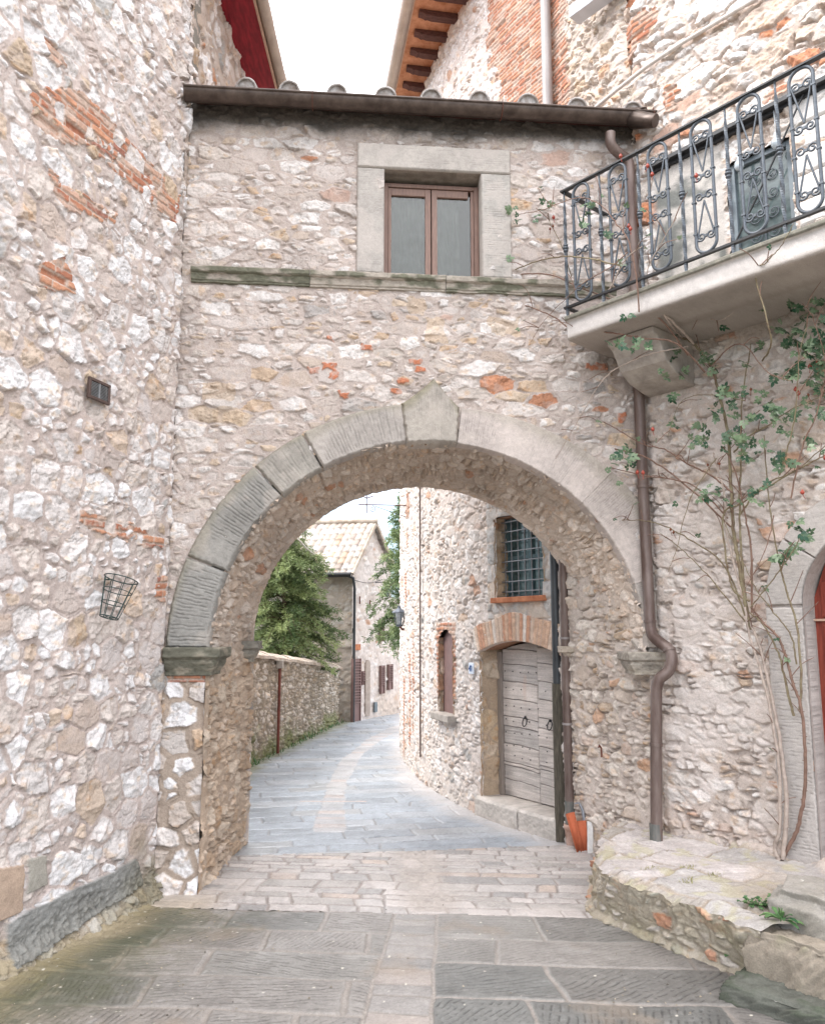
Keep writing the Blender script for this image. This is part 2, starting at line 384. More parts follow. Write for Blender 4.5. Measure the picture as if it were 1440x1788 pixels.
def quads(name, V, F, var, mat, parent=None):
    """loose leaf faces as one mesh; var = shade of each face's leaf"""
    me = bpy.data.meshes.new(name); V = np.asarray(V, f32); F = np.asarray(F, np.int32)
    me.vertices.add(len(V)); me.vertices.foreach_set("co", V.reshape(-1))
    k = F.shape[1]
    me.loops.add(F.size); me.loops.foreach_set("vertex_index", F.reshape(-1))
    me.polygons.add(len(F)); me.polygons.foreach_set("loop_start", np.arange(0, F.size, k, dtype=np.int32))
    me.update(calc_edges=True)
    at = me.attributes.new("leafvar", 'FLOAT', 'POINT'); at.data.foreach_set("value", np.asarray(var, f32))
    return obj(name, me, mat, parent)
# ================================================================ the ground
def slabs(u, v, edges, k, wmin, wmax, gap, pal, mort, tool=0.0, warp=.012, dark=0.06, edge_h=.010, rough=.003, skew=.12):
    uw = u+warp*fbm(u/.5, v/.5, k, 3); vw = v+warp*fbm(u/.6, v/.4, k+1, 3)
    edges = np.asarray(edges, f32); row = np.clip(np.searchsorted(edges, vw)-1, 0, len(edges)-2)
    ev = np.minimum(vw-edges[row], edges[row+1]-vw)
    eu = np.full(u.shape, 9., f32); blk = np.zeros(u.shape, np.int64)
    rng = np.random.RandomState(k); lo, hi = float(uw.min())-1, float(uw.max())+1
    for r in range(len(edges)-1):
        m = row == r
        b = [lo-rng.rand()*wmax]
        while b[-1] < hi: b.append(b[-1]+wmin+(wmax-wmin)*rng.rand())
        if not m.any(): continue
        b = np.asarray(b, f32); x = uw[m]+(vw[m]-edges[r])*skew*(rng.rand()*2-1)
        i = np.clip(np.searchsorted(b, x)-1, 0, len(b)-2)
        eu[m] = np.minimum(x-b[i], b[i+1]-x); blk[m] = i
    r = [H(blk, row, k+5+n) for n in range(8)]
    e = np.minimum(eu, ev)-gap*(.4+.9*r[0])*.5+.004*fbm(u/.03, v/.03, k+2, 3)
    m = sst(0, .012, e)
    h = m*(edge_h*(.6+.6*r[1]))+m*rough*fbm(u/.05, v/.05, k+3, 4, .6)+.004*fbm(u/.4, v/.4, k+4, 2)
    h = h+m*((r[2]-.5)*.03*(u-u.mean())*0)
    c = pick(r[3], pal)
    wear = sst(-.1, .5, fbm(u/.45+r[4]*9, v/.45, k+14, 4))
    if tool:
        ang = (r[5]-.5)*1.0; ang = np.where(r[6] < .25, ang+1.2, ang)
        ph = (u*np.sin(ang)+v*np.cos(ang)+.012*fbm(u/.15, v/.15, k+15, 2))/(.034+.010*r[7])
        g = np.abs(ph-np.floor(ph)-.5)*2
        brk = sst(-.6, .0, fbm(u/.12, v/.02, k+16, 2))*(1-.45*wear)*sst(.01, .05, e)
        cut = sst(.55, 1, g)*brk
        h = h-tool*cut
        c = c*(1-.55*cut)[..., None]; c = c*(1+.18*(r[2]-.5))[..., None]; c = lerp3(c, C3(.33,.315,.30)+0*c, sst(.35, .9, fbm(u/.35, v/.2, k+31, 5, .6))*.45)
    c = c*(1+.17*fbm(u/.14+r[0]*7, v/.14, k+17, 5, .6)+.12*fbm(u/.013, v/.013, k+18, 2)+.18*(r[6]-.5))[..., None]
    mc = mort*(1+.16*fbm(u/.12, v/.12, k+19, 3)+.12*fbm(u/.015, v/.015, k+20, 2))[..., None]
    return h.astype(f32), lerp3(mc, c, m), m, r
def cum(*hs):
    o = [0.]
    for h in hs: o.append(o[-1]+h)
    return o
me = MB(); me.add([(-300, -60, -.09), (300, -60, -.09), (300, 500, -.09), (-300, 500, -.09)], [(0, 1, 2, 3)])
M['earth'] = mat_plain("earth", (.24,.22,.19), .95, 0, .2, .25, .8)
tag(me.build("ground", M['earth']), kind="structure")
def yb(x): return 6.33-.075*x
# -- big tooled flagstones in front of the arch
u, v = grid(-3.3, 3.4, 3.9, 6.62, .0075)
SL = [(4, C3(.222,.207,.192)), (4, C3(.195,.187,.174)), (2, C3(.162,.162,.153)), (.8, C3(.12,.128,.121)), (2, C3(.235,.215,.196))]
mt = C3(.262,.236,.213)
w = yb(u)-v
rl, cl, ml, _ = slabs(u, w, [-9, 0, .42, .78, 1.2, 1.62, 2.1, 2.6, 3.2], 104, .5, 1.45, .026, SL, mt, .0075, .022)
rr, cr, mr_, _ = slabs(u, w, [-9, 0, .45, .88, 1.37, 1.9, 2.4, 3.2], 133, .6, 1.5, .022, SL, mt, .0065, .022)
st_ = [-9]+cum(*([.13, .12, .14, .22, .2, .17, .24, .15, .22, .19, .25, .2, .3, .3]))
SP = [(3, C3(.29,.272,.257)), (2, C3(.25,.238,.23)), (1, C3(.32,.282,.256)), (1, C3(.22,.213,.206))]
rs, cs, ms, _ = slabs(u+50, w, st_, 161, 900, 900, .016, SP, mt*.9, 0)
xl = -.126+.087*(v-6.28)+.006*fbm(v/.2, v*0, 5, 2); xr = .177+.052*(v-6.28)+.006*fbm(v/.2, v*0, 6, 2)
h = np.where(u < xl, rl, rr); c = np.where((u < xl)[..., None], cl, cr)
es = np.minimum(u-xl, xr-u); t = sst(-.024, -.012, es)
h = h*(1-t)+(-.001)*t; c = lerp3(c, mt*(1+.2*fbm(u/.02, v/.02, 9, 3))[..., None]*1.08, t)
t = sst(.0, .010, es); h = h*(1-t)+rs*t; c = lerp3(c, cs, t)
hol = sst(.075, .03, np.hypot((u-.03)*.6, (v-6.20)*1.5))+sst(.075, .03, np.hypot((u-.015)*.6, (v-5.91)*1.5))   # worn hollows
h = h-.012*np.clip(hol, 0, 1); c = lerp3(c, C3(.23,.195,.16)+0*c, np.clip(hol, 0, 1)*.6)
xw = -2.06-.31*(6.78-v)                                     # foot of the left house
dl = u-xw
pc = np.exp(-np.abs(u-.1)/.75)*sst(5.0, 6.1, v+.2*fbm(u/.3, v/.3, 299, 4)); c = lerp3(c, C3(.33,.31,.29)+0*c, pc*.40)
n1 = fbm(u/.5, v/.5, 301, 4); n2 = fbm(u/.05, v/.05, 305, 4, .65)
moss = sst(1.25, .25, dl+.35*n1+.22*n2)*.80
c = lerp3(c, lerp3(C3(.085,.090,.050)+0*c, C3(.19,.165,.07)+0*c, sst(-.3, .6, n1+.5*n2)), moss)
sand = sst(.42, .08, dl+.12*n1+.05*n2)
c = lerp3(c, (C3(.34,.28,.185)+0*c)*(1+.25*n2)[..., None], sand*.85); h = h*(1-sand)+sand*(.012+.012*n2+.05*sst(.22, 0, dl))
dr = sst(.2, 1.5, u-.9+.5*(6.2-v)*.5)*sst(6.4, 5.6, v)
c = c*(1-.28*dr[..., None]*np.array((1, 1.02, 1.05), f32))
dirt = sst(.35, .75, fbm(u/.6, v/.6, 311, 5, .6)); c = lerp3(c, C3(.26,.21,.165)+0*c, dirt*.45)
spk = (H((u/.011).astype(np.int64), (v/.011).astype(np.int64), 77) > .9985-.0025*moss)
c[spk] = C3(.55,.52,.45)
P = np.stack([u, v, h-.004], -1)
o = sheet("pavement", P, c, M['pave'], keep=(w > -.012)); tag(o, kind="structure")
# -- paler coursed setts under the arch
u, v = grid(-2.2, 2.3, 6.1, 8.32, .0075)
w = v-yb(u); vf = 8.06+.10*np.sin(u*.8)+.05*u
CB = [(5, C3(.45,.415,.395)), (3, C3(.40,.375,.36)), (2, C3(.36,.335,.315)), (1.2, C3(.43,.36,.315)), (1, C3(.31,.297,.288))]
rng = np.random.RandomState(3); ed = [-9, 0]
while ed[-1] < 2.6: ed.append(ed[-1]+.10+.11*rng.rand()**1.5)
h1, c1, m1, _ = slabs(u, w, ed, 201, .16, .52, .014, CB, C3(.29,.255,.235), 0, .02, edge_h=.012, rough=.0035, skew=.25)
n1 = fbm(u/.35, v/.35, 211, 4); n2 = fbm(u/.04, v/.04, 215, 4, .65)
rub = sst(.30, .06, np.abs(u-.12+.25*(w-.6)*.4)+.10*n1)*sst(.0, .1, w)*.9       # patched mortar band in the middle
h1 = h1*(1-rub)+rub*(.004+.004*n2); c1 = lerp3(c1, C3(.39,.345,.31)*(1+.22*n2+.1*n1)[..., None], rub*.85)
sm = sst(.25, .7, n1)*.5; c1 = lerp3(c1, C3(.52,.47,.44)+0*c1, sm); h1 = h1*(1-.5*sm)
lw = sst(.35, .05, u+1.72)*sst(7.0, 6.5, v); c1 = lerp3(c1, C3(.45,.38,.30)*(1+.2*n2)[..., None], lw*.8)
P = np.stack([u, v, h1-.004+.01*sst(0, .05, w)*0], -1)
o = sheet("cobbled_path", P, c1, M['pave'], keep=(w > -.004) & (v < vf+.02)); tag(o, kind="structure")
# -- bluish street beyond, with its pale central strip
vy = 7.9*(26/7.9)**np.linspace(0, 1, int(620*Q)); uu = np.linspace(-4.2, 3.2, int(620*Q))
u, v = np.meshgrid(uu.astype(f32), vy.astype(f32))
vf = 8.06+.10*np.sin(u*.8)+.05*u
RD = [(5, C3(.30,.335,.375)), (3, C3(.27,.30,.335)), (2, C3(.34,.365,.395)), (1, C3(.31,.325,.34))]
rng = np.random.RandomState(8); ed = [-9]; x = 0.
while x < 20: ed.append(x); x += .2+.16*rng.rand()
rot = v-.18*u
h1, c1, m1, _ = slabs(u+.2*v, rot-6.9, ed, 231, .45, 1.1, .012, RD, C3(.25,.255,.265), 0, .03, edge_h=.012, rough=.003)
cp = [atz(px, py) for px, py in ((575, 1452), (577, 1425), (588, 1370), (612, 1325), (655, 1290), (700, 1268), (760, 1255))]
cy = np.array([p[1] for p in cp]); cx = np.array([p[0] for p in cp])
xc = np.interp(v, cy, cx).astype(f32)
wd = np.interp(v, cy, [.17, .17, .14, .14, .15, .2, .26]).astype(f32)
ed2 = [-9]; x = 0.
while x < 22: ed2.append(x); x += .12+.10*rng.rand()
CS = [(3, C3(.42,.41,.41)), (2, C3(.38,.38,.385)), (1.5, C3(.43,.37,.345)), (1, C3(.34,.34,.355))]
h2, c2, _, _ = slabs(u+50, v-7.9, ed2, 251, 900, 900, .014, CS, C3(.34,.33,.33), 0)
es = wd-np.abs(u-xc)+.02*fbm(v/.3, v*0, 260, 2)
t = sst(0, .02, es)*sst(8.75, 8.85, v)*.75; h1 = h1*(1-t)+h2*t; c1 = lerp3(c1, c2, t)
bb = sst(.03, .02, np.abs(v-atz(575, 1400)[1]))*sst(.42, .40, np.abs(u-xc))
hb, cb = bricks(u, v, .05, .12, 270); c1 = lerp3(c1, cb*.6+C3(.2,.2,.2), bb)
c1 = c1*(1+.10*fbm(u/.8, v/1.2, 281, 4))[..., None]
gw = fbm(u/.12, v/.12, 285, 3)
le = np.interp(v, [13.7, 19.2], [-2.63, -1.73]).astype(f32)
dirt = sst(.45, .12, u-le+.12*gw); c1 = lerp3(c1, C3(.22,.22,.13)*(1+.3*gw)[..., None], dirt*.8)
xr_ = np.interp(v, [8.25, 9.72, 11.6, 14.0], [1.6, .74, .2, 0]).astype(f32)
pale = sst(.55, .12, xr_-u+.1*gw); c1 = lerp3(c1, C3(.50,.47,.455)*(1+.1*gw)[..., None], pale*.7)
P = np.stack([u, v, h1-.008], -1)
o = sheet("road", P, c1, M['road'], keep=(v > vf)); tag(o, kind="structure")
# ================================================================ tall rubble house on the left
LN = math.hypot(.31, 1); LD = (-.31/LN, -1/LN); LP = (-2.015, 6.78); LNRM = (1/LN, -.31/LN)
def lpx(*pts): return [onwall(a, b, LP, LD) for a, b in pts]
house = thing("stone_house", "tall house of white rubble and brick scraps with a dark red painted soffit", "house", loc=(-2.6, 5.5, 0))
def local(o):                       # parts are built in world places; keep them there under a placed Empty
    p = o.parent; o.matrix_parent_inverse = Matrix.Translation(p.location).inverted(); return o
u, v = grid(-.02, 3.0, -.1, 8.75, .0064)
hA, cA, tA = rubble(u, v, .25, .20, 401, .40, (.003, .022), .018, [(6, C3(.645,.625,.62)), (4, C3(.585,.545,.525)), (3, C3(.53,.47,.43)), (1.2, C3(.51,.41,.33)), (.6, C3(.45,.35,.26)), (.4, C3(.39,.375,.36))], C3(.445,.375,.342), .010, .5, 1.2, .14, .3, .55, bev=.010)
bm = np.zeros(u.shape, bool)
wu = u+.035*fbm(u/.09, v/.09, 421, 3); wv_ = v+.03*fbm(u/.09, v/.09, 422, 3)
for poly in ([(52,165),(120,150),(170,185),(250,270),(315,345),(305,388),(240,335),(150,255),(95,245),(60,210)],
             [(75,285),(110,318),(200,372),(198,392),(120,365),(85,325)], [(75,68),(105,88),(122,125),(80,95)],
             [(65,462),(115,450),(132,512),(75,500)], [(140,895),(190,903),(283,938),(282,958),(200,942),(140,915)],
             [(270,1010),(290,1010),(290,1050),(270,1050)], [(0,745),(10,750),(10,775),(0,770)]):
    bm |= pip(wu, wv_, lpx(*poly))
hB, cB = bricks(u+.02*v, v+.03*u, .25, .062, 431)
keepst = (tA > .6) & (H((u/.23).astype(np.int64), (v/.2).astype(np.int64), 433) < .4)
hA, cA = blend(hA, cA, bm & ~keepst, hB*.9, cB)
n1 = fbm(u/.3, v/.2, 441, 4); n2 = fbm(u/.03, v/.03, 445, 4, .65)
base = lpx((8, 1612), (110, 1556), (190, 1522), (235, 1500), (245, 1545), (150, 1600), (60, 1660), (8, 1690))
bs = pip(u+.02*n1, v+.02*n1, base).astype(f32)
hS = .034+.010*fbm(u/.12, v/.05, 451, 5, .6); cS = C3(.215,.215,.205)*(1+.24*n2+.22*n1)[..., None]
hA, cA = blend(hA, cA, bs, hS, cS)
for poly, cc in (([(46,1500),(78,1492),(80,1545),(46,1562)], C3(.33,.31,.27)), ([(-30,1520),(38,1508),(38,1590),(-30,1620)], C3(.40,.30,.23))):
    m = pip(u+.01*n1, v+.01*n1, lpx(*poly)).astype(f32); hA, cA = blend(hA, cA, m, .02+.004*n1, cc*(1+.14*n2+.1*n1)[..., None])
foot = sst(.34, .02, v+.12*n1); hA = hA+.10*sst(.16, -.05, v-.02)+.02*foot*n2
cA = lerp3(cA, C3(.27,.235,.155)*(1+.25*n2)[..., None], foot*(.75-.6*bs))
mossb = sst(.5, .1, v+.25*n1)*sst(.9, .2, u)*.55; cA = lerp3(cA, C3(.15,.135,.085)*(1+.3*n2)[..., None], mossb)
rnd = .05*sst(.10, 0, u)
o = sheet("wall", vwall(u, v, hA-rnd, LP, LD, LNRM), cA, M['wall'], house, flip=True); local(o)
# the wall bends and runs on behind the gatehouse, up to the eave
L2 = (-2.015, 6.78)
u, v = grid(-.12, 2.8, 5.9, 8.75, .011)
h2, c2, _ = rubble(u, v, .22, .17, 471, .45, (.008, .03), .026, STONE, C3(.40,.325,.275), .010, .5, 1.1, .3)
n1 = fbm(u/.3, v/.2, 475, 3)
d2 = (0.02, 1.0); nn = (1.0, -.02)
o = sheet("rear_wall", vwall(u, v, h2-.02, (L2[0]-.01, L2[1]), d2, nn), c2, M['wall'], house); local(o)
HE = 8.64
m = MB(); m.box((-2.115, 6.86, 7.3), (1, 0, 0), (0, 1, 0), (0, 0, 1), .07, .10, 1.4); local(m.build("gap_filler", M['earth'], house))  # filler post added to close the open sliver between the two walls
def eave_pt(x, y, z=HE): return (x, y, z)
xi, xo, xg = -2.04, -1.67, -1.585
m = MB(); m.box(((xi+xo)/2, 7.8, HE+.015), (1, 0, 0), (0, 1, 0), (0, 0, 1), (xo-xi)/2, 1.8, .015); local(m.build("eave_soffit", M['red'], house))
m = MB(); m.box((xo+.012, 7.8, HE+.02), (1, 0, 0), (0, 1, 0), (0, 0, 1), .012, 1.8, .035); local(m.build("eave_edge", M['cream'], house))
m = MB()
for y0, y1, r in ((6.0, 7.0, .062), (6.95, 7.9, .066), (7.85, 8.8, .062), (8.75, 9.6, .066)):
    m.tube([(xg, y0, HE+.05), (xg, y1, HE+.05)], r, 14)
local(m.build("gutter", M['beige'], house))
m = MB(); m.add([(xo-.05, 6, HE+.1), (xo-.05, 9.6, HE+.1), (-4.2, 9.6, HE+1.1), (-4.2, 6, HE+1.1), (xi, 6, HE+.031), (xi, 9.6, HE+.031)], [(0, 1, 2, 3), (0, 4, 5, 1)])
local(m.build("roof", M['terra'], house))
m = MB(); m.box((-4.3, 5.7, 4.3), (1, 0, 0), (0, 1, 0), (0, 0, 1), 1.3, 3.8, 4.3)      # the mass of the house behind its skin
local(m.build("house_core", M['earth'], house))
# louvred vent
vq = [onwall(a, b, LP, LD) for a, b in ((145, 657), (183, 674), (182, 711), (146, 693))]
u0 = (vq[1][0]+vq[2][0])/2; u1 = (vq[0][0]+vq[3][0])/2; z0 = (vq[2][1]+vq[3][1])/2; z1 = (vq[0][1]+vq[1][1])/2
def lw(u, z, h): return Vector((LP[0]+LD[0]*u+LNRM[0]*h, LP[1]+LD[1]*u+LNRM[1]*h, z))
EX = Vector((LD[0], LD[1], 0)); EN = Vector((LNRM[0], LNRM[1], 0)); EZ = Vector((0, 0, 1))
m = MB(); f = .022
m.box(lw((u0+u1)/2, z1-f/2, .045), EX, EN, EZ, (u1-u0)/2, .012, f/2); m.box(lw((u0+u1)/2, z0+f/2, .045), EX, EN, EZ, (u1-u0)/2, .012, f/2)
m.box(lw(u0+f/2, (z0+z1)/2, .045), EX, EN, EZ, f/2, .012, (z1-z0)/2-f); m.box(lw(u1-f/2, (z0+z1)/2, .045), EX, EN, EZ, f/2, .012, (z1-z0)/2-f)
M['vent'] = mat_plain("vent_bronze", (.11,.075,.065), .5, .3)
vent = local(m.build("vent", M['vent'], house, .003))
m = MB(); m.box(lw((u0+u1)/2, (z0+z1)/2, .028), EX, EN, EZ, (u1-u0)/2-f, .004, (z1-z0)/2-f)
b = m.build("vent_back", M['dark_iron'], vent)
m = MB()
for i in range(10):
    z = z0+f+(z1-z0-2*f)*(i+.6)/10
    m.box(lw((u0+u1)/2, z, .043), EX, (EN-EZ*.6).normalized(), (EZ+EN*.6).normalized(), (u1-u0)/2-f, .007, .0025)
m.box(lw((u0+u1)/2, (z0+z1)/2, .047), EX, EN, EZ, .006, .006, (z1-z0)/2-f)
M['slat'] = mat_plain("vent_slat", (.30,.31,.32), .45, .4)
m.build("vent_slats", M['slat'], vent)
# ---- wire basket hung on the wall
pq = onwall(180, 1012, LP, LD); pb = onwall(164, 1078, LP, LD)
top = lw(pq[0], pq[1], .16); bot = lw(pb[0], pb[1], .13)
ax = (top-bot).normalized(); L = (top-bot).length
a = (EX-ax*EX.dot(ax)).normalized(); bq = ax.cross(a)
bk = thing("wire_basket", "small tapered dark green wire basket hung tilted on the rubble wall", "wire basket", loc=tuple(bot))
M['wire'] = mat_plain("green_wire", (.035,.06,.055), .5, .2)
def ringp(t, rr): return [bot+ax*(L*t)+(a*math.cos(x)+bq*math.sin(x))*rr for x in [2*math.pi*k/28 for k in range(29)]]
R0, R1 = .066, .120
for t in (0, .36, .68, 1.0):
    m = MB(); m.tube(ringp(t, R0+(R1-R0)*t), .0042 if t in (0, 1.0) else .0034, 6); local(m.build("hoop", M['wire'], bk))
for k in range(9):
    th = 2*math.pi*k/9+.2; d = a*math.cos(th)+bq*math.sin(th)
    m = MB(); m.tube([bot+d*R0, top+d*R1], .003, 5); local(m.build("upright", M['wire'], bk))
m = MB(); m.tube([bot-a*R0, bot+a*R0], .003, 5); local(m.build("base_wire", M['wire'], bk))
m = MB(); m.tube([bot-bq*R0, bot+bq*R0], .003, 5); local(m.build("base_wire", M['wire'], bk))
m = MB(); m.tube([top-EN*.1, top-EN*.17], .006, 5); local(m.build("hook", M['wire'], bk))
# ================================================================ gatehouse with the arch
FK = .09; FN_ = math.hypot(1, FK); FNRM = (FK/FN_, -1/FN_); FD = (1/FN_, FK/FN_)
def fw(x, z, h=0.0):
    return Vector((x+FNRM[0]*h, 6.96+FK*x+FNRM[1]*h, z))
def fpx(px, py):
    p = aty(px, py, 6.96, FK); return p[0], p[2]
def fsheet(u, v, h): return np.stack([u+FNRM[0]*h, 6.96+FK*u+FNRM[1]*h, v], -1).astype(f32)
FX, FNV = Vector((FD[0], FD[1], 0)), Vector((FNRM[0], FNRM[1], 0))
gate = thing("gatehouse", "stone gatehouse with a round arch below and one brown window above, spanning the street", "gatehouse", loc=(.2, 7.0, 0))
ACX, ARX, ARZ, AZS = .175, 1.886, 1.822, 1.934
RT = .355
u, v = grid(-2.06, 2.30, -.05, 6.98, .0062)
GS = [(6, C3(.62,.58,.555)), (4, C3(.55,.495,.46)), (3, C3(.49,.43,.385)), (1.5, C3(.50,.40,.31)), (.7, C3(.45,.34,.25)), (.25, C3(.42,.21,.13)), (.5, C3(.36,.33,.31))]
gm = C3(.435,.367,.33)
h1, c1, t1 = rubble(u, v, .30, .125, 501, .5, (.003, .018), .014, GS, gm, .008, .32, 1.1, .26, .25, .6, bev=.011, opn=.009)
# big white blocks in the pier under the left impost
h2, c2, t2 = rubble(u+.05, v+.03, .26, .19, 541, .10, (.014, .036), .034, WHITE, C3(.37,.30,.245), .011, .6, .9, .12, .12)
pier = sst(1.86, 1.80, v)*sst(-1.3, -1.4, u); h1, c1 = blend(h1, c1, pier, h2, c2)
hb, cb = bricks(u, v, .24, .06, 551)
m = sst(.012, 0, np.abs(v-1.70)-.035)*sst(-1.3, -1.4, u); h1, c1 = blend(h1, c1, m, hb, cb)
n1 = fbm(u/.4, v/.25, 561, 4); n2 = fbm(u/.03, v/.03, 565, 4, .65)
for px, py, rw, rh in ((575, 640, .075, .035), (583, 655, .06, .03), (640, 605, .05, .025), (725, 632, .06, .02), (690, 682, .06, .022), (705, 665, .05, .02), (1086, 729, .05, .055), (548, 648, .05, .025), (735, 645, .05, .018), (600, 690, .05, .02), (1040, 640, .12, .025), (575, 590, .03, .02)):
    x, z = fpx(px, py); wob = .012*fbm(u/.05, v/.05, 571, 2)
    d = np.maximum(np.abs(u-x)-rw*.75, np.abs(v-z)-rh*.8)+wob*1.5; m = sst(.010, 0, d)*(1-.5*sst(-.1, .6, fbm(u/.04, v/.04, 577, 3)))
    h1, c1 = blend(h1, c1, m, .014+.006*n2, C3(.44,.17,.095)*(1+.2*n2+.1*n1)[..., None])
for px, py, rw, rh in ((383, 685, .14, .07), (397, 727, .12, .06), (760, 575, .09, .11), (725, 535, .08, .08), (880, 570, .13, .08)):
    x, z = fpx(px, py); d = np.maximum(np.abs(u-x)-rw, np.abs(v-z)-rh)+.03*fbm(u/.1, v/.1, 573, 3); m = sst(.012, 0, d)
    c1 = lerp3(c1, C3(.49,.37,.26)*(1+.2*n2+.2*n1)[..., None], m*.6)
h1 = np.where((v > 5.12) & (v < 5.33), np.minimum(h1, .006), h1); _x, _z = fpx(1075, 615); dk = sst(.34, .05, np.hypot((u-_x), (v-_z)*1.3)+.10*n1); c1 = lerp3(c1, C3(.13,.11,.09)*(1+.3*n2)[..., None], dk*.7)  # below the balcony: dark stain, with the balcony's shadow painted in
gutter_dark = sst(6.40, 6.85, v+.12*n1); c1 = lerp3(c1, C3(.15,.125,.10)*(1+.3*n2)[..., None], gutter_dark*.75); gutter_dark = sst(6.66, 6.80, v+.05*n1+.03*n2); c1 = lerp3(c1, C3(.045,.04,.035)*(1+.3*n2)[..., None], gutter_dark*.85)   # wall colour darkens to near black just under the gutter
grime_shade = sst(.35, .8, fbm(u/.5, v/.9, 581, 4)); c1 = c1*(1-.16*grime_shade[..., None])
a_ = np.hypot((u-ACX)/(ARX+.12), np.maximum(v-AZS, 0)/(ARZ+.12)); inside = ((a_ < 1.0) & (v >= AZS)) | ((np.abs(u-ACX) < ARX+.004) & (v < AZS))
wx0, wz0 = -.262, 5.30; wx1, wz1 = .645, 6.36
win = (u > wx0) & (u < wx1) & (v > wz0) & (v < wz1)
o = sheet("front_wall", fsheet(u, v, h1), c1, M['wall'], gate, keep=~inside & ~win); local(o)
# ---- vault and left jamb of the passage (tapers to the back)
RY, RCX, RRX, RRZ, RZS = 8.34, .054, 1.686, 1.617, 1.965
jl = 1.98; al = math.pi*1.8; tot = jl+al+.25
s, d = grid(0, tot, -.02, 1.0, .0065)
d = np.linspace(-.02, 1.0, int(1.45/.0065*Q)).astype(f32); sl = np.linspace(0, tot, int(tot/.0065*Q)).astype(f32)
s, d = np.meshgrid(sl, d); D = d*1.42
th = np.clip((s-jl)/al, 0, 1)*math.pi
def prof(cx, rx, rz, zs):
    x = cx-rx*np.cos(th); z = zs+rz*np.sin(th)
    z = np.where(s < jl, zs*(s/jl)-.03*(1-s/jl), z); z = np.where(s > jl+al, zs-(s-jl-al), z)
    nx = np.cos(th); nz = -np.sin(th); nx = np.where(s > jl+al, -1, nx); return x, z, nx, nz
x0, z0_, nx, nz = prof(ACX, ARX, ARZ, AZS); x1, z1_, _, _ = prof(RCX, RRX, RRZ, RZS)
yf = 6.96+FK*x0
hv, cv, tv = rubble(D, s, .17, .105, 601, .5, (.003, .012), .030, BROWN, C3(.45,.37,.305), .011, .6, 1.25, .25, .3, opn=.025)
hj, cj, tj = rubble(D+5, s, .22, .15, 641, .5, (.003, .016), .030, [(5, C3(.46,.36,.275)), (4, C3(.52,.43,.345)), (3, C3(.40,.295,.21)), (1, C3(.54,.44,.36))], C3(.42,.33,.255), .014, .6, 1.1, .2, .3, opn=.03)
tj_ = sst(jl+.05, jl-.2, s); hv, cv = blend(hv, cv, tj_, hj, cj)
lite = sst(jl+al*.55, jl+al*.95, s); cv = lerp3(cv, cv*1.22+C3(.05,.05,.05), lite)      # brighter light painted into the stone low on the right haunch
cv = cv*(1+.14*fbm(D/.5, s/.5, 661, 3))[..., None]
hv = hv+.015*fbm(D/.5, s/.5, 663, 2)-.01
dd = np.clip(d, 0, 1); hv = np.where(D < .09, np.maximum(hv, -.001), hv); ed_ = sst(1.20, 1.40, D)*(s > jl); hv = hv*(1-.8*ed_)
px_ = x0+(x1-x0)*dd+nx*hv; pz_ = z0_+(z1_-z0_)*dd+nz*hv*(s > jl)*1.0; py_ = yf+(RY-yf)*d
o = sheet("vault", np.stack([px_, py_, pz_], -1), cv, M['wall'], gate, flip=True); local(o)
# rear wall of the gatehouse (faces the street beyond)
u, v = grid(-2.2, 2.2, 0, 7.1, .03)
hr, cr_, _ = rubble(u, v, .28, .14, 681, .5, (.006, .02), .02, GS, gm)
ins = (np.hypot((u-RCX)/(RRX-.01), np.maximum(v-RZS, 0)/(RRZ-.01)) < 1) & (v >= RZS) | ((np.abs(u-RCX) < RRX-.01) & (v < RZS))
o = sheet("rear_wall", np.stack([u, RY+hr*1.0, v], -1), cr_, M['wall'], gate, keep=~ins, flip=True); local(o)
# ---- arch ring
def block(name, fun, nr, na, hfun, colr, parent, thick=.16, joint=True):
    r, a = np.meshgrid(np.linspace(0, 1, nr).astype(f32), np.linspace(0, 1, na).astype(f32))
    x, z, R, A = fun(r, a)
    e = np.minimum(np.minimum(r, 1-r)*RT, np.minimum(a, 1-a)*A) if joint else np.minimum(r, 1-r)*RT
    h, c = hfun(x, z, R, a*A, e)
    P = fsheet(x, z, h); o = sheet(name, P, c, M['dress'], parent, thick=(-FNRM[0]*thick, -FNRM[1]*thick, 0), flip=True)
    return local(o)
def ring(a0, a1, rt0=RT, rt1=RT):
    def f(r, a):
        t = a0+(a1-a0)*a; rt = rt0+(rt1-rt0)*a
        x = ACX-(ARX-.012+r*rt)*np.cos(t); z = AZS+(ARZ-.012+r*rt)*np.sin(t)
        return x, z, r*rt, abs(a1-a0)*2.0
    return f
def tooled(base, k, tool=.007, pitch=.030, moss=0.0, proud=.035):
    def f(x, z, R, S, e):
        n1 = fbm(x/.3, z/.3, k, 4); n2 = fbm(x/.03, z/.03, k+3, 4, .65)
        ed = sst(-.002, .02 if tool > .003 or moss > .8 else .007, e+.005*n2)
        g = (S+.006*fbm(R/.08, S/.08, k+6, 2))/pitch; g = np.abs(g-np.floor(g)-.5)*2
        br = sst(-.5, .1, fbm(R/.12, S/.02, k+8, 2))*sst(.015, .05, e)*sst(.6, -.1, n1)
        cut = sst(.5, 1, g)*br
        h = proud*(.25+.75*ed)+.004*n1+.002*n2-tool*cut
        c = base*(1+.16*n1+.13*n2-.22*cut)[..., None]
        c = lerp3(c, C3(.50,.44,.39)+0*c, sst(.25, .7, fbm(x/.2, z/.2, k+9, 4))*.35)
        if moss: c = lerp3(c, C3(.22,.20,.14)*(1+.3*n2)[..., None], sst(RT-.10-.08*n1, RT, R)*moss)
        return h.astype(f32), c
    return f
pi = math.pi
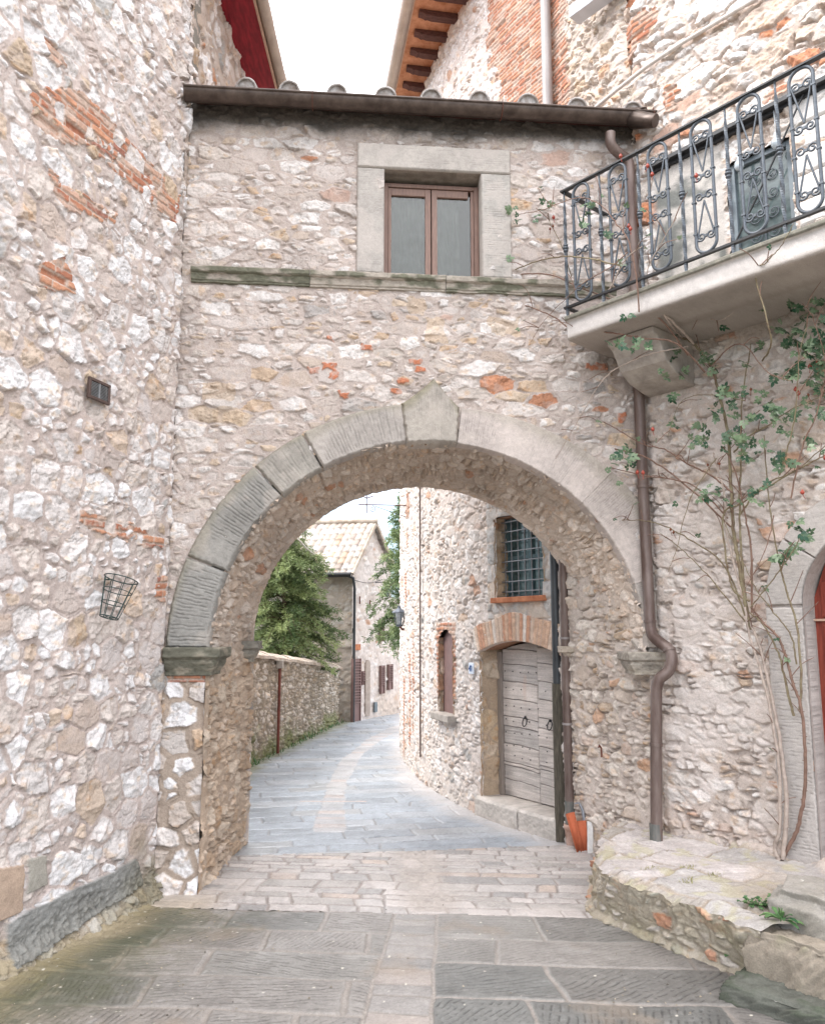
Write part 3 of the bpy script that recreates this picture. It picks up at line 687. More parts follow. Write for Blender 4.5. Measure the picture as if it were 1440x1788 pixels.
bl = [(0.0, .36, C3(.285,.275,.255), .008), (.363, .80, C3(.275,.262,.24), .009), (.803, 1.03, C3(.33,.305,.27), .004), (1.033, 1.452, C3(.37,.335,.305), .006)]
for i, (a0, a1, b, tl) in enumerate(bl):
    block("voussoir", ring(a0+.003, a1), 56, int((a1-a0)*2/.006), tooled(b, 700+i*13, tl, .030, .5), None, gate)
for i, (a0, a1, t0, t1_) in enumerate(((1.690, 2.36, .33, .42), (2.359, 2.83, .42, .44), (2.829, 3.14, .42, .36))):
    block("voussoir", ring(a0, a1, t0, t1_), 60, int((a1-a0)*2/.006), tooled((C3(.48,.42,.385), C3(.475,.415,.38), C3(.41,.365,.33))[i], 760+i*13, .0012, .02, .35, .030), None, gate, joint=False)
kq = [fpx(a, b) for a, b in ((709, 773), (797, 773), (801, 712), (757, 660), (700, 706))]
def key(r, a):
    bx = kq[0][0]+(kq[1][0]-kq[0][0])*a; bz = kq[0][1]+(kq[1][1]-kq[0][1])*a-.015
    tx = kq[4][0]+(kq[2][0]-kq[4][0])*a
    sx = (kq[3][0]-kq[4][0])/(kq[2][0]-kq[4][0])
    tl = np.where(a < sx, a/sx, (1-a)/(1-sx)); tz = kq[4][1]+(kq[2][1]-kq[4][1])*a+(kq[3][1]-kq[4][1])*tl**1.15
    return bx+(tx-bx)*r, bz+(tz-bz)*r, r*RT, .5
block("keystone", key, 74, 80, tooled(C3(.36,.325,.285), 811, .0, .02, .9, .062), None, gate, .2)
# cement fillet on the ring's left shoulder and keystone is left to the stones' own weathering
# ---- imposts
def impost(name, x0, x1, ztop, hgt, yfront, depth, side, k, mossy, ovr=.09, tall=1.0):
    """moulded block: top slab, hollow, lower slab; projects towards the street (-y) and into the opening (side=+1/-1)"""
    prof = [(0, 0.0), (.0, 1.0), (.34, 1.0), (.40, .80), (.42, .72), (.55, .66), (.70, .50), (.80, .34), (.84, .30), (.98, .26), (1.0, .0)]
    zz, oo = [], []
    for i in range(len(prof)-1):
        for t in np.linspace(0, 1, 8, endpoint=False):
            zz.append(prof[i][0]+(prof[i+1][0]-prof[i][0])*t); oo.append(prof[i][1]+(prof[i+1][1]-prof[i][1])*t)
    zz = np.array(zz, f32); oo = np.array(oo, f32)
    Lf = x1-x0; n = 90; peri = np.linspace(0, Lf+depth, n).astype(f32)
    S_, Z = np.meshgrid(peri, zz); O = np.repeat(oo[:, None], n, 1)*ovr
    n1 = fbm(S_/.12, Z*hgt/.06+k, k, 4); n2 = fbm(S_/.02, Z*hgt/.02, k+4, 3, .6)
    O = O+(.008*n1+.004*n2)*(O > .005)
    fr = S_ < Lf
    X = np.where(fr, (x0+S_) if side > 0 else (x1-S_), (x1 if side > 0 else x0))
    off = np.clip((S_-(Lf-.0))/(ovr+1e-3), 0, 1)
    X = np.where(fr, X+side*O*np.clip(S_/Lf, 0, 1)**1, X+side*O)
    Y = np.where(fr, -O, -O*np.clip(1-(S_-Lf)/max(depth, 1e-3), 0, 1)+(S_-Lf))
    Y = Y+yfront+FK*X
    c = C3(*mossy)*(1+.25*n1+.22*n2)[..., None]
    c = lerp3(c, C3(.33,.29,.23)+0*c, sst(.3, .8, n1)*.6)
    o = sheet(name, np.stack([X, Y, ztop-Z*hgt], -1), c, M['dress'], gate, flip=(side > 0)); return local(o)
impost("impost", -2.04, -1.70, 1.945, .235, 6.95, .30, 1, 821, (.135,.13,.10), .115)
impost("impost", -1.80, -1.62, 1.985, .21, 8.22, .12, 1, 831, (.22,.205,.175), .11)
impost("impost", 1.95, 2.3, 1.90, .20, 6.93, .3, -1, 841, (.33,.295,.25), .10)
impost("impost", 1.60, 1.85, 1.93, .17, 8.16, .2, -1, 851, (.40,.34,.28), .11)
# ---- string course
pf = [(-.05, 0), (.055, 0), (.060, -.008), (.060, -.045), (.050, -.055), (.035, -.062), (.028, -.085), (.026, -.118), (.018, -.124), (.018, -.14), (-.05, -.145)]
pp = []
for i in range(len(pf)-1):
    for t in np.linspace(0, 1, 6, endpoint=False): pp.append((pf[i][0]+(pf[i+1][0]-pf[i][0])*t, pf[i][1]+(pf[i+1][1]-pf[i][1])*t))
pp.append(pf[-1]); pp = np.array(pp, f32)
def course(x0, x1, ztop, k, green):
    x = np.linspace(x0, x1, int((x1-x0)/.007)).astype(f32); X, I = np.meshgrid(x, np.arange(len(pp)))
    n1 = fbm(X/.16, I*.006/.1, k, 4); n2 = fbm(X/.03, I*.006/.03, k+5, 3, .6)
    O = pp[I, 0]*1.15+.006*n1+.003*n2; Z = ztop+pp[I, 1]+.004*n1
    c = C3(.37,.325,.275)*(1+.2*n1+.16*n2)[..., None]
    t = sst(-.25, .45, n1+green)*sst(4, 14, I.astype(f32)); c = lerp3(c, C3(.095,.10,.065)*(1+.3*n2)[..., None], t*.85)
    return local(sheet("string_course", np.stack([X+FNRM[0]*O, 6.96+FK*X+FNRM[1]*O, Z], -1), c, M['dress'], gate))
course(-1.975, -.93, 5.30, 861, .5); course(-.925, .30, 5.298, 871, -.15); course(.305, 1.9, 5.296, 881, .1)
# ---- window
def slabf(name, x0, x1, z0, z1, proud, k, base, tool=.004, horiz=True, parent=None, thick=.13):
    x, z = np.meshgrid(np.linspace(x0, x1, int((x1-x0)/.006)).astype(f32), np.linspace(z0, z1, int((z1-z0)/.006)).astype(f32))
    e = np.minimum(np.minimum(x-x0, x1-x), np.minimum(z-z0, z1-z)); n1 = fbm(x/.2, z/.2, k, 4); n2 = fbm(x/.025, z/.025, k+4, 4, .65)
    g = (z+.004*fbm(x/.05, z/.03, k+6, 2))/.022; g = np.abs(g-np.floor(g)-.5)*2
    br = sst(-.1, .3, fbm(x/.15, z/.02, k+7, 2))*sst(.01, .03, e)*sst(.5, -.2, fbm(x/.2, z/.25, k+8, 3)); cut = sst(.5, 1, g)*br
    h = proud*(.4+.6*sst(0, .012, e+.003*n2))+.002*n1+.0015*n2-tool*cut
    c = C3(*base)*(1+.12*n1+.10*n2-.20*cut)[..., None]; c = lerp3(c, C3(.47,.42,.385)+0*c, sst(.1, .5, fbm(x/.15, z/.2, k+9, 4))*.55)
    return local(sheet(name, fsheet(x, z, h), c, M['dress'], parent or gate, thick=(-FNRM[0]*thick, -FNRM[1]*thick, 0)))
slabf("lintel", -.515, .925, 6.352, 6.60, .030, 901, (.41,.375,.34), .003)
slabf("jamb_stone", -.515, -.262, 5.31, 6.349, .027, 911, (.385,.355,.325))
slabf("jamb_stone", .642, .925, 5.31, 6.349, .027, 921, (.375,.35,.32))
wdw = thing("window", None, None, loc=(.19, 6.97, 5.3)); del wdw["label"]; del wdw["category"]; wdw.parent = gate; local(wdw)
WD = .17                                                   # depth of the frame behind the wall face
def fbox(m, x0, x1, z0, z1, h0, h1): m.box(fw((x0+x1)/2, (z0+z1)/2, (h0+h1)/2), FX, FNV, EZ, (x1-x0)/2*FN_, abs(h1-h0)/2, (z1-z0)/2)
def sub(o):
    p = o.parent; o.matrix_parent_inverse = Matrix.Translation(Vector(p.matrix_parent_inverse.translation)+Vector(p.location)+ (Vector(p.parent.location) if p.parent else Vector())).inverted(); return o
m = MB()
for a, b, c_, d_ in ((-.262, -.218, 5.30, 6.30), (.600, .645, 5.30, 6.30), (-.218, .600, 6.262, 6.30), (-.218, .600, 5.30, 5.33)): fbox(m, a, b, c_, d_, -WD-.03, -WD+.03)
sub(m.build("frame", M['frame'], wdw, .004))
for x0, x1 in ((-.216, .186), (.196, .598)):
    m = MB(); st = .052
    for a, b, c_, d_ in ((x0, x0+st*.55, 5.335, 6.255), (x1-st, x1, 5.335, 6.255)) if x0 < 0 else ((x0, x0+st, 5.335, 6.255), (x1-st*.55, x1, 5.335, 6.255)):
        fbox(m, a, b, c_, d_, -WD-.02, -WD+.022)
    fbox(m, x0+st*.55, x1-st, 5.335, 5.385, -WD-.02, -WD+.02); fbox(m, x0+st*.55, x1-st, 6.185, 6.255, -WD-.02, -WD+.02)
    sub(m.build("casement", M['frame'], wdw, .004))
    m = MB(); fbox(m, x0+.02, x1-.02, 5.36, 6.21, -WD-.006, -WD-.003); sub(m.build("pane", M['clear'], wdw))
for x0, x1, k in ((-.24, .20, 931), (.205, .47, 933)):
    x, z = np.meshgrid(np.linspace(x0, x1, 70).astype(f32), np.linspace(5.32, 6.30, 60).astype(f32))
    fo = (z-5.3)*.25; hh_ = -WD-.07+.014*np.sin((x+fo*.4)*70+2*fbm(x/.1, z/.3, k, 2))+.006*fbm(x/.05, z/.2, k+3, 2)
    sub(sheet("added_curtain", fsheet(x, z, hh_.astype(f32)), C3(.20,.205,.19)*(1+.25*fbm(x/.08, z/.12, k+5, 4))[..., None], M['added_curtain'], wdw))  # curtain is added; its dim cloth replaces the wall reflected in the panes
m = MB(); fbox(m, -.30, .68, 5.26, 6.42, -WD-.36, -WD-.32); local(m.build("window_recess", M['dark_iron'], gate))
m = MB()                                                   # reveals
fbox(m, -.30, -.262, 5.29, 6.36, -.40, .0); fbox(m, .645, .68, 5.29, 6.36, -.40, .0); fbox(m, -.262, .645, 6.352, 6.40, -.4, .0); fbox(m, -.262, .645, 5.25, 5.299, -.4, .0)
M['reveal'] = mat_plain("reveal_stone", (.30,.26,.22), .9, 0, .2, .25, 15)
local(m.build("reveal", M['reveal'], gate))
# ---- roof, gutter, downpipe
m = MB(); vs = [fw(-2.0, 6.96, .10), fw(2.35, 6.96, .10), Vector((2.0, 8.3, 7.32)), Vector((-2.0, 8.3, 7.32))]
m.add(vs+[p-Vector((0, 0, .07)) for p in vs], [(0, 1, 2, 3), (4, 7, 6, 5), (0, 4, 5, 1), (1, 5, 6, 2), (2, 6, 7, 3), (3, 7, 4, 0)]); local(m.build("roof_deck", M['rafter'], gate))
M['coppo'] = mat_plain("lichened_tile", (.34,.28,.24), .95, 0, .2, .3, 16, (.56,.54,.53))
for px in (432, 506, 588, 672, 750, 832, 915, 1000, 1095, 1160):
    x, _z = fpx(px, 190); rr = .098+.012*random.random()
    p0 = fw(x, 6.992+.012*random.random(), .13+.02*random.random()); p1 = Vector((x*.95, 8.3, 7.37))
    ax_ = (p1-p0).normalized(); sx = ax_.cross(EZ).normalized(); uz = sx.cross(ax_); m = MB(); vs = []
    for pt, q in ((p0, 1.0), (p1, .85)):
        for ro in (rr, rr-.018):
            for k in range(11): th = pi*k/10; vs.append(pt+(sx*math.cos(th)*ro+uz*math.sin(th)*ro)*q)
    n = 11; fs = []
    for k in range(n-1): fs += [(k, k+1, 2*n+k+1, 2*n+k), (n+k+1, n+k, 3*n+k, 3*n+k+1), (k+1, k, n+k, n+k+1)]
    m.add(vs, fs, True); m.lathe(p0+ax_*.02, [(0, 0), (rr-.016, 0)], 16, tuple(ax_)); local(m.build("roof_tile", M['coppo'], gate))
GZ0, GZ1 = 6.905, 6.925; gx0, gx1 = -2.07, 2.36
def gpt(x, h, dz): return fw(x, GZ0+(GZ1-GZ0)*(x-gx0)/(gx1-gx0)+dz, h)
m = MB(); R = .088; vs = []; ns = 12
for x in np.linspace(gx0, gx1, 14):
    for ro in (R, R-.006):
        for k in range(ns+1): th = pi+pi*k/ns; vs.append(gpt(x, .17-math.cos(th)*ro, math.sin(th)*ro))
n2_ = ns+1; fs = []
for i in range(13):
    for ring_ in (0, 1):
        b0 = i*2*n2_+ring_*n2_
        for k in range(ns): fs.append((b0+k, b0+k+1, b0+2*n2_+k+1, b0+2*n2_+k))
    b0 = i*2*n2_; fs += [(b0, b0+n2_, b0+3*n2_, b0+2*n2_), (b0+ns, b0+n2_+ns, b0+3*n2_+ns, b0+2*n2_+ns)]
m.add(vs, fs, True); m.add([gpt(gx0, .17-math.cos(pi+pi*k/ns)*R, math.sin(pi+pi*k/ns)*R) for k in range(ns+1)], [tuple(range(ns+1))])
m.tube([gpt(gx0, .17+R, 0), gpt(gx1, .17+R, 0)], .012, 8)
_g = Vector((2.096, 7.148, 0)); _d = Vector((.645, -.764, 0)); _n = Vector((-.764, -.645, 0)); m.tube([gpt(2.02, .17, -.012), gpt(2.16, .19, -.015), _g+_d*.16+_n*.13+Vector((0, 0, 6.86)), _g+_d*.36+_n*.10+Vector((0, 0, 6.76))], [.080, .088, .085, .06], 12)
gut = local(m.build("gutter", M['gutter'], gate))
M['rust'] = mat_plain("rusty_bracket", (.16,.06,.04), .7, .2)
for px in (547, 868, 1122):
    x, _z = fpx(px, 200); m = MB(); vs = []
    pth = [gpt(x, .17-math.cos(t)*(R+.005), math.sin(t)*(R+.005)) for t in np.linspace(pi*1.02, 2*pi, 12)]+[gpt(x, .17+R, .035)]
    for q, w_ in zip(pth[:-1], pth[1:]): m.bar(q, w_, .022, .005, FX)
    sub(m.build("gutter_bracket", M['rust'], gut))
pp_ = [fpx(1065, 232), fpx(1066, 252), fpx(1080, 268), fpx(1096, 280), fpx(1099, 300), fpx(1106, 480), fpx(1113, 650), fpx(1122, 850), fpx(1134, 1085), fpx(1138, 1108), fpx(1152, 1122), fpx(1168, 1135), fpx(1172, 1152), fpx(1166, 1172), fpx(1150, 1186), fpx(1145, 1205), fpx(1145, 1300), fpx(1145, 1400), fpx(1146, 1490)]
hs_ = [.17, .16, .12, .09, .085, .085, .085, .085, .09, .12, .2, .27, .30, .30, .28, .27, .27, .27, .27]
path = []
for (px, py), hh in zip(((1065,232),(1066,252),(1080,268),(1096,280),(1099,300),(1106,480),(1113,650),(1122,850),(1134,1085),(1138,1108),(1152,1122),(1168,1135),(1172,1152),(1166,1172),(1150,1186),(1145,1205),(1145,1300),(1145,1400),(1146,1492)), hs_):
    r = ray(px, py); k = (6.96-hh*1.0)/(r[1]-FK*r[0]); path.append((r[0]*k, r[1]*k, EYE+r[2]*k))
PIPE_FOOT = path[-1]
m = MB(); m.tube(smooth_path(path[:5], 4)+path[5:8]+smooth_path(path[8:16], 4)+path[16:], .048, 14)
dp = local(m.build("downpipe", M['copper'], gate))
m = MB(); m.tube([Vector(path[-1])+Vector((0, 0, .0)), Vector(path[-1])+Vector((0, 0, .24))], [.051, .0495], 14)
M['verdigris'] = mat_plain("verdigris", (.13,.16,.155), .6, .2, .4, .35, 18, (.22,.20,.18), stretch=(1, 1, .2)); sub(m.build("pipe_foot", M['verdigris'], dp))
for a in (7, 8, 11, 16):
    p = Vector(path[a]); q = Vector(path[a-1] if a != 11 else path[12]); t = (q-p).normalized()
    m = MB(); m.tube([p-t*.012, p+t*.012], .055, 14); sub(m.build("pipe_clip", M['copper'], dp))
# ================================================================ balcony house on the right
AP = (2.096, 7.148); AD = (.645, -.764); AN = (-.764, -.645)
JP = (1.60, 8.25)
bal = thing("stone_house", "tall pale rubble house with an iron railed balcony over a red arched door", "house", loc=(2.6, 6.6, 0))
def ax_(s, z, h=0.0): return Vector((AP[0]+AD[0]*s+AN[0]*h, AP[1]+AD[1]*s+AN[1]*h, z))
AX, ANV = Vector((AD[0], AD[1], 0)), Vector((AN[0], AN[1], 0))
def apx(px, py, h=0.0):
    return onwall(px, py, (AP[0]+AN[0]*h, AP[1]+AN[1]*h), AD)
# plaster-smeared rubble near the rose, stone and brick higher up
u, v = grid(-.0, 3.3, -.1, 9.6, .0075)
AS = [(6, C3(.64,.60,.57)), (4, C3(.57,.52,.48)), (3, C3(.52,.45,.40)), (1.2, C3(.48,.37,.28)), (.8, C3(.48,.30,.21)), (.5, C3(.40,.38,.36))]
h1, c1, t1 = rubble(u, v, .27, .115, 1001, .5, (.002, .014), .024, AS, C3(.49,.42,.375), .011, .5, 1.1, .22, .3, opn=.04)
h2, c2, t2 = rubble(u, v, .40, .21, 1041, .45, (.002, .014), .030, [(7, C3(.68,.65,.63)), (3, C3(.60,.54,.49)), (2, C3(.52,.42,.35)), (1.3, C3(.47,.22,.13)), (.5, C3(.42,.40,.37))], C3(.46,.38,.33), .013, .5, 1.2, .15, .3, opn=.03)
up = sst(4.9, 5.3, v); h1, c1 = blend(h1, c1, up, h2, c2)
n1 = fbm(u/.4, v/.3, 1061, 4); n2 = fbm(u/.03, v/.03, 1065, 4, .65); n3 = fbm(u/.12, v/.10, 1067, 4)
ren = sst(.0, .45, n1+.35*n3)*sst(4.3, 3.6, v)*.68                # remains of pale render over the lower stones
h1 = h1*(1-.6*ren)+ren*(.010+.004*n3+.002*n2); c1 = lerp3(c1, C3(.58,.52,.485)*(1+.08*n2+.06*n3)[..., None], ren)
hb, cb = bricks(u+.02*n3, v, .22, .055, 1071)
bm = np.zeros(u.shape, bool); wu = u+.06*fbm(u/.12, v/.1, 1081, 3); wv_ = v+.04*fbm(u/.1, v/.1, 1082, 3)
for poly in ([(1030,105),(1060,60),(1100,30),(1150,5),(1148,45),(1095,100),(1075,150),(1045,150)], [(1160,150),(1180,140),(1190,180),(1165,200)], [(1340,150),(1372,135),(1375,165),(1345,180)],
             [(1240,575),(1290,565),(1290,585),(1245,600)], [(1400,1440),(1440,1445),(1440,1500),(1400,1480)]):
    bm |= pip(wu, wv_, [apx(*p) for p in poly])
h1, c1 = blend(h1, c1, bm & (H((u/.25).astype(np.int64), (v/.2).astype(np.int64), 7) > .2), hb, cb)
grime_shade = sst(4.30, 4.62, v+.16*n1+.05*n3)*sst(4.9, 4.6, v); c1 = lerp3(c1, C3(.20,.175,.145)*(1+.3*n2)[..., None], grime_shade*.6)  # grime below the slab, strengthened to paint in the slab's shadow
pl = sst(.0, .1, u-.20)*sst(.95, .90, u)*sst(4.8, 4.9, v)*sst(6.32, 6.28, v)      # plastered patch beside the balcony door
h1 = h1*(1-pl)+pl*(.012+.004*n3); c1 = lerp3(c1, lerp3(C3(.47,.44,.41)+0*c1, C3(.16,.165,.155)+0*c1, sst(-.1, .55, n1+.4*n3))*(1+.1*n2)[..., None], pl)
low = sst(.75, .36, v+.12*n1); c1 = lerp3(c1, C3(.50,.40,.34)*(1+.2*n2+.15*n3)[..., None], low*.5)
# opening of the arched door and of the balcony door
DS0, DS1, DZS, DZT = 1.36, 2.60, 2.27, 2.86
dc = (DS0+DS1)/2; dr_ = (DS1-DS0)/2
door_hole = ((u > DS0) & (u < DS1) & (v < DZS)) | ((np.hypot((u-dc)/dr_, (v-DZS)/(DZT-DZS)) < 1) & (v >= DZS))
bd0, bd1, bdz0, bdz1 = .965, 1.50, 4.80, 6.06
bal_hole = (u > bd0) & (u < bd1) & (v > bdz0) & (v < bdz1)
rnd = .05*sst(.12, 0, u)
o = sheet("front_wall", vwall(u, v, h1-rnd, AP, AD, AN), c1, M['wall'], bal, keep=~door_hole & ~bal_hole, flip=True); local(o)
# the return of the house into the passage, carrying the right end of the vault
jd = (JP[0]-AP[0], JP[1]-AP[1]); jL = math.hypot(*jd); jd = (jd[0]/jL, jd[1]/jL); jn = (-jd[1], jd[0])
u, v = grid(-.02, jL+.02, -.05, 9.6, .0075)
h1, c1, t1 = rubble(u+7, v, .20, .11, 1101, .5, (.003, .016), .028, [(6, C3(.60,.54,.48)), (4, C3(.53,.45,.38)), (3, C3(.46,.36,.27)), (1, C3(.50,.33,.23))], C3(.50,.43,.38), .013, .6, 1.2, .2, .3, opn=.04)
n1 = fbm(u/.3, v/.25, 1121, 4); n2 = fbm(u/.03, v/.03, 1125, 4, .65)
hb, cb = bricks(u, v, .24, .055, 1131)
ub = sst(7.0, 7.1, v)*sst(.92, 1.0, u+.10*n1); h1, c1 = blend(h1, c1, ub, hb, cb)
ren = sst(.1, .5, n1)*sst(1.6, 1.2, v)*.6; h1 = h1*(1-.6*ren)+ren*.012; c1 = lerp3(c1, C3(.57,.50,.45)*(1+.1*n2)[..., None], ren)
rnd = .05*sst(.10, 0, u)
o = sheet("passage_wall", vwall(u, v, h1-rnd, AP, jd, jn), c1, M['wall'], bal); local(o)
m = MB(); q = [ax_(3.3, 0, -.25), ax_(.05, 0, -.25), Vector((JP[0]+.25, JP[1], 0)), Vector((6.5, 9.5, 0))]; q2 = [p+Vector((0, 0, 4.3)) for p in q]; q3 = [p+Vector((0, 0, 10.5)) for p in q]
m.add(q+q3, [(0, 1, 5, 4), (1, 2, 6, 5), (2, 3, 7, 6), (3, 0, 4, 7), (4, 5, 6, 7)]); local(m.build("house_core", M['earth'], bal))
# ---- dressed stone round the arched door
def slaba(name, fun, n_, m_, k, base, tool, proud, parent, thick=.14, pitch=.024):
    a, b = np.meshgrid(np.linspace(0, 1, n_).astype(f32), np.linspace(0, 1, m_).astype(f32))
    s, z, W, L = fun(a, b); e = np.minimum(np.minimum(a, 1-a)*W, np.minimum(b, 1-b)*L)
    n1 = fbm(s/.2, z/.2, k, 4); n2 = fbm(s/.025, z/.025, k+4, 4, .65)
    g = (z+.010*fbm(s/.09, z/.05, k+6, 3))/pitch; g = np.abs(g-np.floor(g)-.5)*2
    cut = sst(.5, 1, g)*sst(-.3, .3, fbm(s/.08, z/.02, k+7, 3))*sst(.015, .03, e)
    h = proud*(.4+.6*sst(0, .015, e+.003*n2))+.002*n1+.002*n2-tool*cut
    c = C3(*base)*(1+.10*n1+.09*n2-.16*cut)[..., None]
    return local(sheet(name, vwall(s, z, h, AP, AD, AN), c, M['dress'], parent, thick=(-AN[0]*thick, -AN[1]*thick, 0), flip=True))
DW = .30
slaba("jamb_stone", lambda a, b: (DS0-.0-DW+a*DW, .34+b*(DZS-.34-.01), DW, 1.9), 50, 300, 1201, (.44,.405,.38), .005, .045, bal)
def vous(a0, a1):
    def f(a, b):
        t = a0+(a1-a0)*b; return dc-(dr_+a*DW)*np.cos(t), DZS+(DZT-DZS+a*DW)*np.sin(t), DW, .8
    return f
slaba("voussoir", vous(0.005, .62), 50, 110, 1221, (.45,.415,.39), .0, .045, bal)
slaba("voussoir", vous(.625, 1.25), 50, 110, 1241, (.47,.43,.40), .0, .045, bal)
slaba("voussoir", vous(1.255, 2.2), 50, 110, 1261, (.46,.42,.39), .0, .045, bal)
m = MB()                                                    # chiselled reveal of the door
pts = [(DS0, .3), (DS0, DZS)]+[(dc-dr_*math.cos(t), DZS+(DZT-DZS)*math.sin(t)) for t in np.linspace(0, pi, 24)[1:]]
nn_ = len(pts); vs = [ax_(a, b, .045) for a, b in pts]+[ax_(a, b, -.22) for a, b in pts]
m.add(vs, [(i, i+1, nn_+i+1, nn_+i) for i in range(nn_-1)])
M['reveal2'] = mat_plain("door_reveal", (.36,.325,.30), .9, 0, .2, .14, 30, bump=.6)
local(m.build("door_reveal", M['reveal2'], bal))
dr = thing("door", None, None, loc=(0, 0, 0)); del dr["label"]; del dr["category"]; dr.parent = bal; local(dr)
m = MB()
def leaf(m, s0, s1, h):
    n = 10; top = []
    for i in range(n+1):
        s = s0+(s1-s0)*i/n; q = (s-dc)/dr_; top.append((s, DZS+(DZT-DZS)*math.sqrt(max(0, 1-q*q))))
    vs = [ax_(s0, .32, h), ax_(s1, .32, h)]+[ax_(s, z, h) for s, z in reversed(top)]; m.add(vs, [tuple(range(len(vs)))])
leaf(m, DS0-.02, DS1+.02, -.15); M_ = m.build("leaf", M['door_red'], dr); sub(M_)
m = MB()
for z0, z1 in ((.42, .95), (1.0, 1.45), (1.5, 2.12), (2.18, 2.45)):
    for s0, s1 in ((DS0+.06, DS0+.5), (DS0+.68, DS0+1.14)):
        m.box(ax_((s0+s1)/2, (z0+z1)/2, -.14), AX, ANV, EZ, (s1-s0)/2, .012, (z1-z0)/2)
sub(m.build("door_panels", M['door_red'], dr, .008))
m = MB(); m.box(ax_(dc, 2.16, -.13), AX, ANV, EZ, dr_, .012, .008); sub(m.build("transom_strip", M['cream'], dr))
# ---- balcony
bc = thing("balcony", None, None, loc=tuple(ax_(1.5, 4.6, .4))); del bc["label"]; del bc["category"]; bc.parent = bal; local(bc)
BH = .86; B0, B1 = -.135, 3.2
x, z = np.meshgrid(np.linspace(B0, B1, 420).astype(f32), np.linspace(0, 1, 30).astype(f32))
# slab section: fascia, soffit; swept along the wall as one surface
sec = [(BH-.02, 4.80), (BH+.035, 4.795), (BH+.035, 4.765), (BH, 4.755), (BH, 4.60), (BH-.012, 4.588), (.5, 4.575), (-.02, 4.57)]
ss = []
for i in range(len(sec)-1):
    for t in np.linspace(0, 1, 9 if i in (3, 5, 6) else 3, endpoint=False): ss.append((sec[i][0]+(sec[i+1][0]-sec[i][0])*t, sec[i][1]+(sec[i+1][1]-sec[i][1])*t))
ss.append(sec[-1]); ss = np.array(ss, f32)
X, I = np.meshgrid(np.linspace(B0, B1, 460).astype(f32), np.arange(len(ss)))
n1 = fbm(X/.35, I/6., 1301, 4); n2 = fbm(X/.03, I/2., 1305, 4, .6); n4 = fbm(X/.05, I*0., 1309, 3)
hh = ss[I, 0]+.002*n2; zz = ss[I, 1]+.003*n1
c = C3(.50,.47,.45)*(1+.13*n1+.07*n2)[..., None]
edge = (I < 8); c = lerp3(c, C3(.12,.115,.085)*(1+.3*n2)[..., None], edge*.85)
drip = sst(15, 6, I+6*n4)*(I >= 5)*(I < 16); c = lerp3(c, C3(.33,.31,.26)+0*c, drip*sst(.0, .6, n4+.4*n1)*.6)
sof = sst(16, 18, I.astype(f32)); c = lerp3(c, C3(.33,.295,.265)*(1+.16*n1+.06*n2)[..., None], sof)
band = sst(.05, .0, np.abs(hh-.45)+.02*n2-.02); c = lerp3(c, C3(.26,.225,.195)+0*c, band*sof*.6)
P = np.empty(X.shape+(3,), f32); P[..., 0] = AP[0]+AD[0]*X+AN[0]*hh; P[..., 1] = AP[1]+AD[1]*X+AN[1]*hh; P[..., 2] = zz
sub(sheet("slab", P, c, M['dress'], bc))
m = MB(); pr = [(a, b) for a, b in sec]; m.add([ax_(B0, b, a) for a, b in pr], [tuple(range(len(pr)))[::-1]]); m.add([ax_(B0, 4.80, BH-.02), ax_(B1, 4.80, BH-.02), ax_(B1, 4.80, -.02), ax_(B0, 4.80, -.02)], [(0, 1, 2, 3)])
M['concrete'] = mat_plain("rendered_concrete", (.37,.335,.30), .9, 0, .2, .25, 9); sub(m.build("slab_end", M['concrete'], bc))
# corbel
s0, s1 = .10, .56; pr = [(0, 4.575), (.62, 4.575), (.62, 4.52), (.56, 4.50), (.50, 4.42), (.44, 4.32), (.30, 4.24), (.10, 4.19), (0, 4.18)]
m = MB(); n = len(pr); vs = [ax_(s0, b, a) for a, b in pr]+[ax_(s1, b, a) for a, b in pr]
m.add(vs, [tuple(range(n)), tuple(range(n, 2*n))[::-1]]+[(i, n+i, n+(i+1) % n, (i+1) % n) for i in range(n)])
sub(m.build("corbel", M['concrete'], bc, .012))
# railing
TOPZ, BOTZ = 5.985, 4.885
def rail_p(s, z, h=BH): return ax_(s, z, h)
m = MB(); m.bar(rail_p(B0-.02, TOPZ), rail_p(B1, TOPZ), .045, .014); sub(m.build("top_rail", M['dark_iron'], bc))
m = MB(); m.bar(rail_p(B0-.02, BOTZ), rail_p(B1, BOTZ), .034, .018); sub(m.build("bottom_rail", M['dark_iron'], bc))
m = MB(); m.bar(ax_(B0, TOPZ, BH), ax_(B0, TOPZ, .0), .045, .014); sub(m.build("top_rail", M['dark_iron'], bc))
m = MB(); m.bar(ax_(B0, BOTZ, BH), ax_(B0, BOTZ, .0), .034, .018); sub(m.build("bottom_rail", M['dark_iron'], bc))
def spiral(c, r0, turns, a0, sgn, n=26):
    return [(c[0]+r0*(1-.78*i/n)*math.cos(a0+sgn*turns*2*pi*i/n), c[1]+r0*(1-.78*i/n)*math.sin(a0+sgn*turns*2*pi*i/n)) for i in range(n+1)]
